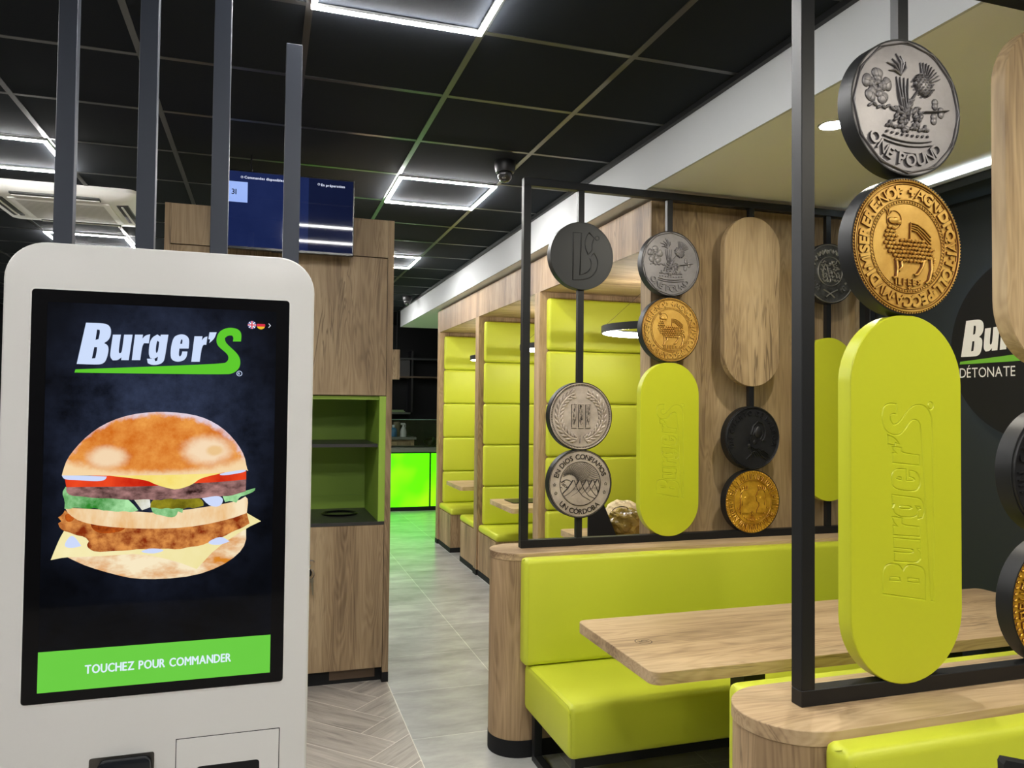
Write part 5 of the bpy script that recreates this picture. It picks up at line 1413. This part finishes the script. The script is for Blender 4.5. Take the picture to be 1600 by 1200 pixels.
def kiosk():
    yk = 1.570; xc, zc = -0.1773, 1.3915
    x0, x1, z1 = -0.4445, 0.0905, 1.846
    r = thing('ordering_kiosk', 'white self-service ordering kiosk with a burger on its tall touch screen', 'kiosk', (xc, yk+0.07, 0))
    out = [(x1, 0.03), (x1, z1-0.068)]+circle(x1-0.068, z1-0.068, 0.068, 10, 0, PI/2)[1:]+circle(x0+0.068, z1-0.068, 0.068, 10, PI/2, PI)+[(x0, 0.03)]
    bm = B(); prism(bm, out, yk, yk+0.11, 'xz', r=0.005, seg=3); obj('housing', bm, KIOSK_WHITE, r)
    bm = B(); box(bm, x0-0.03, x1+0.03, yk-0.10, yk+0.20, 0.0, 0.03, r=0.006); obj('base_plate', bm, KIOSK_WHITE, r)
    # recessed-look rim and glass
    gx0, gx1, gz0, gz1 = xc-0.2215, xc+0.2205, 1.0235, 1.7605
    bm = B(); prism(bm, rrect(gx0-0.003, gx1+0.003, gz0-0.003, gz1+0.003, 0.008, 4), yk-0.0012, yk+0.002, 'xz'); obj('screen_rim', bm, plain('rim_white', (0.8, 0.79, 0.76), 0.3), r)
    bm = B(); prism(bm, rrect(gx0, gx1, gz0, gz1, 0.006, 4), yk-0.0024, yk+0.001, 'xz'); gl = obj('touch_glass', bm, BLACK_GLOSS, r)
    # picture on the screen
    mats = []; bm = B()
    def M_(m): mats.append(m); return len(mats)-1
    lay = [0]
    def fn_next():
        lay[0] += 1; d = yk-0.0025-0.00004*lay[0]
        return lambda u, v: (xc+u, d, zc+v)
    bgm = M_(slate_mat())
    grn = M_(screen_mat('screen_green_bar', S(102, 200, 62), S(108, 206, 68), 2.0))
    lw = M_(screen_mat('screen_logo_white', S(206, 222, 252))); lg = M_(screen_mat('screen_logo_green', S(94, 200, 44)))
    tx = M_(screen_mat('screen_text_white', S(222, 240, 250)))
    f = fn_next(); put2d(bm, ([(-0.1965, -0.349), (0.1965, -0.349), (0.1965, 0.3465), (-0.1965, 0.3465)], [[0, 1, 2, 3]]), f, bgm)
    f = fn_next(); put2d(bm, ([(-0.1965, -0.349), (0.1965, -0.349), (0.1965, -0.2770), (-0.1965, -0.2770)], [[0, 1, 2, 3]]), f, grn)
    for du, dv in ((-0.0006, 0), (0.0006, 0), (0, -0.0004), (0, 0.0004)):
        f = fn_next(); text2d(bm, 'TOUCHEZ POUR COMMANDER', 0.002+du, -0.3215+dv, 0.0222, f, tx, gap=0.12, align='C', sx=0.2465/text_width('TOUCHEZ POUR COMMANDER', 0.0222, 0.12))
    f = fn_next()
    for grp in ((0, 3), (3, 4), (4, 5), (5, 7), (7, 9), (9, 10), (10, 11)): put2d(bm, fill2d(LW[grp[0]:grp[1]]), f, lw)
    f = fn_next(); put2d(bm, fill2d([LS]), f, lg)
    f = fn_next(); put2d(bm, fill2d([circle(LOGO_R[0], LOGO_R[1], 0.0052, 24), circle(LOGO_R[0], LOGO_R[1], 0.0041, 24)]), f, lw)
    vs, fs, gw = glyph('R', 0.02); put2d(bm, ([(LOGO_R[0]-0.0022+a*0.0062, LOGO_R[1]-0.0022+b*0.0062) for a, b in vs], fs), f, lw)
    # language flags and arrow
    fl = {k: M_(screen_mat('flag_'+k, c)) for k, c in dict(navy=S(60, 60, 140), white=S(240, 240, 250), red=S(214, 50, 70), black=S(20, 18, 18), gold=S(238, 190, 50)).items()}
    cu, cv_ = 0.1515, 0.3190; R_ = 0.0078
    f = fn_next(); put2d(bm, fill2d([circle(cu, cv_, R_, 24)]), f, fl['navy'])
    f = fn_next()
    for a in (PI/4, -PI/4):
        c, s_ = math.cos(a), math.sin(a)
        put2d(bm, fill2d([[(cu+c*x-s_*y_, cv_+s_*x+c*y_) for x, y_ in ((-R_*0.98, -0.0009), (R_*0.98, -0.0009), (R_*0.98, 0.0009), (-R_*0.98, 0.0009))]]), f, fl['white']); f = fn_next()
    for wq, mq in ((0.0019, 'white'), (0.0011, 'red')):
        f = fn_next(); put2d(bm, fill2d([[(cu-R_*0.96, cv_-wq), (cu+R_*0.96, cv_-wq), (cu+R_*0.96, cv_+wq), (cu-R_*0.96, cv_+wq)]]), f, fl[mq])
        f = fn_next(); put2d(bm, fill2d([[(cu-wq, cv_-R_*0.96), (cu+wq, cv_-R_*0.96), (cu+wq, cv_+R_*0.96), (cu-wq, cv_+R_*0.96)]]), f, fl[mq])
    cu = 0.1680
    for a0, a1, k in ((math.asin(1/3), PI-math.asin(1/3), 'black'), (PI+math.asin(1/3), 2*PI-math.asin(1/3), 'gold')):
        f = fn_next(); put2d(bm, fill2d([circle(cu, cv_, R_, 16, a0, a1)]), f, fl[k])
    h_ = R_/3; w0 = R_*math.cos(math.asin(1/3)); put2d(bm, fill2d([[(cu-w0, cv_-h_), (cu+w0, cv_-h_), (cu+R_*0.99, cv_), (cu+w0, cv_+h_), (cu-w0, cv_+h_), (cu-R_*0.99, cv_)]]), fn_next(), fl['red'])
    put2d(bm, fill2d([[(0.1815, cv_+0.004), (0.1828, cv_+0.004), (0.1862, cv_), (0.1828, cv_-0.004), (0.1815, cv_-0.004), (0.1846, cv_)]]), fn_next(), fl['white'])
    # the burger
    BM = dict(
        bottom_bun=M_(screen_mat('pic_bottom_bun', S(214, 132, 40), S(248, 232, 196), 14, 1.0, 0.34, 0.58, 5, (1, 1, 2))),
        cheese2=M_(screen_mat('pic_pale_cheese', S(236, 222, 150), S(250, 240, 190), 5)),
        chicken=M_(screen_mat('pic_fried_chicken', S(132, 44, 10), S(224, 148, 76), 42, 1.0, 0.36, 0.62, 8)),
        mid_bun=M_(screen_mat('pic_middle_bun', S(232, 178, 112), S(248, 228, 190), 16, 1.0, 0.36, 0.60, 5, (1, 1, 0.4))),
        lettuce=M_(screen_mat('pic_lettuce', S(44, 130, 40), S(176, 232, 170), 22, 1.0, 0.36, 0.66)), lettuce2=0, lettuce3=0,
        onion=M_(screen_mat('pic_onion', S(190, 186, 150), S(236, 238, 232), 30)),
        pickle=M_(screen_mat('pic_pickle', S(96, 88, 14), S(160, 150, 36), 26)),
        patty=M_(screen_mat('pic_patty', S(48, 26, 24), S(184, 136, 132), 46, 1.0, 0.34, 0.68, 9, (0.7, 1, 1.3))),
        tomato=M_(screen_mat('pic_tomato', S(196, 30, 10), S(238, 74, 34), 12)),
        cheese1=M_(screen_mat('pic_yellow_cheese', S(244, 214, 92), S(252, 236, 150), 9)),
        top_bun=M_(bun_mat()))
    BM['lettuce2'] = BM['lettuce3'] = BM['lettuce']
    cream = M_(screen_mat('pic_bun_cream', S(240, 196, 140), S(252, 236, 208), 34, 1.0, 0.3, 0.62, 8)); lilac = M_(screen_mat('pic_bun_edge', S(236, 170, 110), S(228, 224, 246), 20, 1.0, 0.3, 0.55, 6)); sauce = M_(screen_mat('pic_sauce', S(206, 218, 250)))
    brown = M_(screen_mat('pic_crust_dark', S(110, 30, 4), S(196, 92, 26), 60, 1.0, 0.36, 0.62, 8))
    bu = min(p[0] for p in BURGER[-1][1]); bv = max(p[1] for p in BURGER[-1][1]); sc = (max(p[0] for p in BURGER[-1][1])-bu)/1245.0
    Z = lambda a, b: (bu+(a-75)*sc, bv-(b-14)*sc)
    for k, pts in BURGER:
        put2d(bm, fill2d([smooth_outline(pts, 1, 62)]), fn_next(), BM[k])
        if k == 'chicken':
            f = fn_next()
            for q in ([(260, 790), (420, 785), (500, 830), (470, 880), (330, 890), (270, 850)], [(830, 800), (1010, 785), (1200, 735), (1230, 770), (1080, 830), (900, 860), (830, 850)], [(520, 800), (640, 805), (660, 850), (560, 870)], [(95, 740), (150, 740), (160, 790), (110, 800)]):
                put2d(bm, fill2d([smooth_outline([Z(*p) for p in q], 2, 120)]), f, brown)
    f = fn_next()
    for q in SAUCE: put2d(bm, fill2d([smooth_outline(q, 2, 100)]), f, sauce)
    obj('display', bm, mats, gl, sharp=None)
    # lower fittings
    bm = B()
    def frame_line(a, b, c, d, t):
        for q in ((a, b, c, c+t), (a, b, d-t, d), (a, a+t, c, d), (b-t, b, c, d)): box(bm, q[0], q[1], yk-0.0004, yk+0.001, q[2], q[3])
    frame_line(-0.1455, 0.0395, 0.64, 0.9345, 0.0016); obj('panel_gap', bm, plain('gap_shadow', (0.05, 0.05, 0.048), 0.8), r)
    bm = B(); prism(bm, rrect(-0.1440, 0.0380, 0.6415, 0.9330, 0.004, 4), yk-0.0012, yk+0.001, 'xz', r=0.0006, seg=1); pp = obj('printer_door', bm, KIOSK_WHITE, r)
    bm = B(); prism(bm, rrect(-0.1085, 0.0030, 0.80, 0.8795, 0.006, 4), yk-0.0016, yk-0.0004, 'xz'); obj('receipt_slot', bm, BLACK, pp)
    bm = B(); prism(bm, rrect(-0.289, -0.1815, 0.70, 0.9165, 0.004, 4), yk-0.0010, yk+0.001, 'xz'); rc = obj('reader_recess', bm, plain('recess_metal', (0.10, 0.095, 0.085), 0.3, metal=0.7), r)
    bm = B(); prism(bm, rrect(-0.2735, -0.186, 0.70, 0.9135, 0.012, 5), yk-0.016, yk-0.001, 'xz', r=0.003, seg=2); cr = obj('card_reader', bm, plain('reader_black', (0.010, 0.012, 0.016), 0.2), r)
    bm = B(); prism(bm, rrect(-0.229, -0.194, 0.78, 0.889, 0.002, 3), yk-0.0164, yk-0.0158, 'xz'); obj('reader_display', bm, screen_mat('reader_blue', S(96, 106, 160)), cr)
    bm = B()
    for u in (-0.247, -0.2445): box(bm, u, u+0.0015, yk-0.0164, yk-0.0158, 0.896, 0.900)
    obj('reader_mark', bm, screen_mat('reader_mark', S(180, 190, 210)), cr)
def text_fit(s, size, width, bold): return width/text_width(s, size, bold=bold)
kiosk()

# ================================================================== GREEN COUNTER AND KITCHEN BEYOND
def counter():
    y = 11.29
    r = thing('service_counter', 'far service counter with glowing green front panels', 'counter', (1.6, y, 0))
    xa, xb = 0.20, RX+0.28
    bm = B(); box(bm, xa, xb, y-0.03, y+0.62, 0.862, 0.925, r=0.003, seg=1); obj('worktop', bm, plain('counter_slate', S(104, 110, 98), 0.4), r)
    bm = B(); box(bm, xa, xb, y+0.012, y+0.60, 0.0, 0.862); obj('body', bm, BLACK, r)
    bm = B(); box(bm, xa, xb, y-0.004, y+0.012, 0.0, 0.055); obj('plinth', bm, BLACK, r)
    x = 2.345
    pan = [(2.372, 3.38)]+[(2.345-1.05*(k+1)+0.014, 2.345-1.05*k) for k in range(2)]
    for a, b in pan:
        a = max(a, xa)
        bm = B(); box(bm, a, b, y-0.001, y+0.011, 0.060, 0.840, r=0.002, seg=1); obj('light_panel', bm, GREEN_GLOW, r)
    bm = B(); box(bm, xa, xb, y-0.004, y+0.012, 0.842, 0.862); obj('top_rail', bm, BLACK, r)
    g = thing('glass_guard', 'clear glass guard standing along the far green counter', 'glass screen', (2.0, y+0.10, 0.926))
    bm = B(); box(bm, 0.2, RX+0.25, y+0.10, y+0.106, 0.9255, 1.335); obj('pane', bm, GLASS, g)
    bm = B(); box(bm, 0.2, RX+0.25, y+0.0985, y+0.1075, 1.335, 1.341); obj('top_edge', bm, plain('glass_edge', S(120, 150, 138), 0.2), g)
    # low oak unit with bottles behind the glass
    u = thing('kitchen_unit', 'low oak kitchen unit behind the glass guard of the far counter', 'cabinet', (1.8, 12.3, 0))
    bm = B(); box(bm, 1.0, 2.30, 12.30, 12.95, 0.0, 1.0); obj('body', bm, OAK_X, u)
    bm = B(); box(bm, 2.02, 2.245, 12.288, 12.30, 0.1, 0.96); obj('door', bm, OAK_Z, u)
    bm = B(); box(bm, 0.98, 2.33, 12.27, 12.95, 1.0, 1.04); obj('worktop', bm, plain('unit_top_grey', S(130, 130, 124), 0.4), u)
    b = thing('spray_bottle', 'white spray bottle standing behind the glass guard', 'bottle', (2.145, 12.42, 1.04))
    bm = B(); lathe(bm, [(0, 0), (0.048, 0), (0.050, 0.01), (0.050, 0.085), (0.040, 0.125), (0.020, 0.160), (0.016, 0.190), (0, 0.190)], 2.145, 12.42, 1.0405, seg=24); obj('body', bm, plain('bottle_white', (0.6, 0.6, 0.58), 0.4), b)
    bm = B(); box(bm, 2.10, 2.175, 12.405, 12.435, 1.2295, 1.262, r=0.008); box(bm, 2.172, 2.182, 12.41, 12.43, 1.19, 1.245, r=0.003); obj('trigger_head', bm, plain('trigger_white', (0.55, 0.55, 0.53), 0.4), b)
    b = thing('cleaning_bottle', 'blue cleaning bottle beside the white spray bottle on the far unit', 'bottle', (1.99, 12.45, 1.04))
    bm = B(); lathe(bm, [(0, 0), (0.055, 0), (0.057, 0.01), (0.057, 0.10), (0.045, 0.13), (0.02, 0.15), (0, 0.15)], 1.99, 12.45, 1.0405, seg=24); obj('body', bm, plain('bottle_blue', S(50, 110, 150), 0.35), b)
    bm = B(); lathe(bm, [(0.019, 0), (0.021, 0.005), (0.021, 0.04), (0, 0.04)], 1.99, 12.45, 1.19, seg=20); obj('cap', bm, plain('cap_white', (0.7, 0.75, 0.8), 0.3), b)
    b = thing('paper_roll', 'beige paper roll between the blue and white bottles on the far unit', 'paper roll', (2.065, 12.6, 1.04))
    bm = B(); lathe(bm, [(0.016, 0), (0.055, 0), (0.055, 0.235), (0.016, 0.235)], 2.065, 12.6, 1.0405, seg=28); obj('paper', bm, plain('roll_beige', S(120, 112, 92), 0.8), b)
    # dark striped bags at the right
    for i, (x, z, s, lab) in enumerate(((2.44, 0.926, 0.8, 'smaller dark striped bag on the far counter'), (2.73, 0.926, 1.2, 'larger dark striped bag at the right end of the far counter'))):
        b = thing('striped_bag', lab, 'bag', (x, 11.75, z), 'dark striped bags on the far counter')
        bm = B(); merge(bm, blobmesh(x, 11.72, z+0.0875*s, 0.125*s, 0.12, 0.086*s, 21+i, 0.10)); obj('body', bm, plain('bag_black', (0.012, 0.016, 0.013), 0.5), b)
        bm = B(); tube(bm, [(x-0.02+0.05*math.sin(t*0.8)*s, 11.72-0.128*math.sin(0.25+t*0.85)-0.006, z+0.026+0.14*s*t/2.2) for t in [0.25*k for k in range(10)]], 0.018*s, 6); obj('stripe', bm, plain('bag_green', (0.05, 0.11, 0.055), 0.5), b)
    # dark shelving
    s = thing('kitchen_shelving', 'dark kitchen shelving on the black wall beyond the far counter', 'shelving', (2.3, 12.7, 0))
    sb = plain('shelf_black', (0.02, 0.021, 0.023), 0.4)
    for x in (1.30, 2.30, 3.40):
        bm = B(); box(bm, x, x+0.03, 12.62, 12.98, 1.434, 2.45); obj('upright', bm, sb, s)
    for z, m in ((2.30, plain('shelf_dark', (0.05, 0.055, 0.055), 0.4)), (2.00, plain('shelf_edge_oak', S(98, 84, 66), 0.5)), (1.405, plain('shelf_edge_steel', S(110, 116, 112), 0.3, metal=0.5))):
        x1 = 2.27 if z < 1.5 else 3.40
        bm = B(); box(bm, 1.33, x1, 12.50 if z < 1.5 else 12.60, 12.98, z, z+0.028); obj('shelf', bm, m, s)
    bm = B(); box(bm, 2.10, 2.28, 12.66, 12.97, 2.029, 2.30); obj('divider_board', bm, plain('board_grey', (0.07, 0.068, 0.07), 0.5), s)
    c = thing('folded_cloth', 'pale green folded cloth on the lowest dark kitchen shelf', 'cloth', (1.95, 12.7, 1.434))
    bm = B(); box(bm, 1.60, 2.19, 12.53, 12.85, 1.4335, 1.455, r=0.008, seg=3); box(bm, 1.62, 2.17, 12.54, 12.84, 1.4555, 1.472, r=0.007, seg=3); obj('cloth', bm, plain('pale_green_cloth', S(150, 176, 130), 0.9), c)
    n = thing('notice_board', 'narrow oak notice board hanging beyond the right edge of the tall cabinet', 'board', (1.72, 11.0, 1.9))
    bm = B(); box(bm, 1.45, 1.845, 11.06, 11.09, 1.92, 2.35); obj('board', bm, OAK_Z, n)
    bm = B()
    for k in range(4): box(bm, 1.70, 1.712, 11.056, 11.0598, 2.10+k*0.03, 2.112+k*0.03)
    obj('pilot_light', bm, screen_mat('pilot_glow', S(240, 236, 220)), n)
    bm = B()
    for x in (1.5, 1.8): tube(bm, [(x, 11.075, 2.35), (x, 11.075, 2.9)], 0.004, 6)
    obj('hanger', bm, BLACK_METAL, n)
counter()

# ================================================================== ROUND WALL SIGN
def sign():
    yc, zc, R_ = 2.478, 1.848, 0.414
    r = thing('wall_sign', 'round black halo-lit sign with white lettering on the dark right wall', 'sign', (RX, yc, zc-R_))
    def disc(x0, x1, ra, rb=0.0):
        bm = B()
        prism(bm, circle(yc, zc, ra, 96), x0, x1, 'yz'); return bm
    obj('disc', disc(RX-0.050, RX-0.030, R_), BLACK, r)
    obj('spacer', disc(RX-0.030, RX-0.0005, R_-0.07), BLACK, r)
    bm = B()
    tube(bm, [(RX-0.016, yc+(R_-0.050)*math.cos(a), zc+(R_-0.050)*math.sin(a)) for a in [2*PI*k/96 for k in range(96)]], 0.007, 6, True)
    obj('halo_strip', bm, LED_HALO, r)
    k = 2.25
    f = lambda u, v: (RX-0.0506, 2.843-(u-LU0)*k, 1.812+(v-LW_BASE)*k)
    f2 = lambda u, v: (RX-0.0512, 2.843-(u-LU0)*k, 1.812+(v-LW_BASE)*k)
    white = plain('sign_white', (0.80, 0.79, 0.77), 0.5); green = plain('sign_green', S(112, 180, 56), 0.5)
    bm = B()
    for grp in ((0, 3), (3, 4), (4, 5), (5, 7), (7, 9), (9, 10), (10, 11)): put2d(bm, fill2d(LW[grp[0]:grp[1]]), f, 0)
    put2d(bm, fill2d([LS]), f2, 1)
    h = lambda u, v: (RX-0.0508, 2.843-u, v)
    text2d(bm, 'DÉTONATE', 0.0, 1.714, 0.066, h, 0, sx=0.285/text_width('DÉTONATE', 0.066))
    obj('lettering', bm, [white, green], r, sharp=None)
LW_BASE = min(p[1] for p in LW[0])
sign()
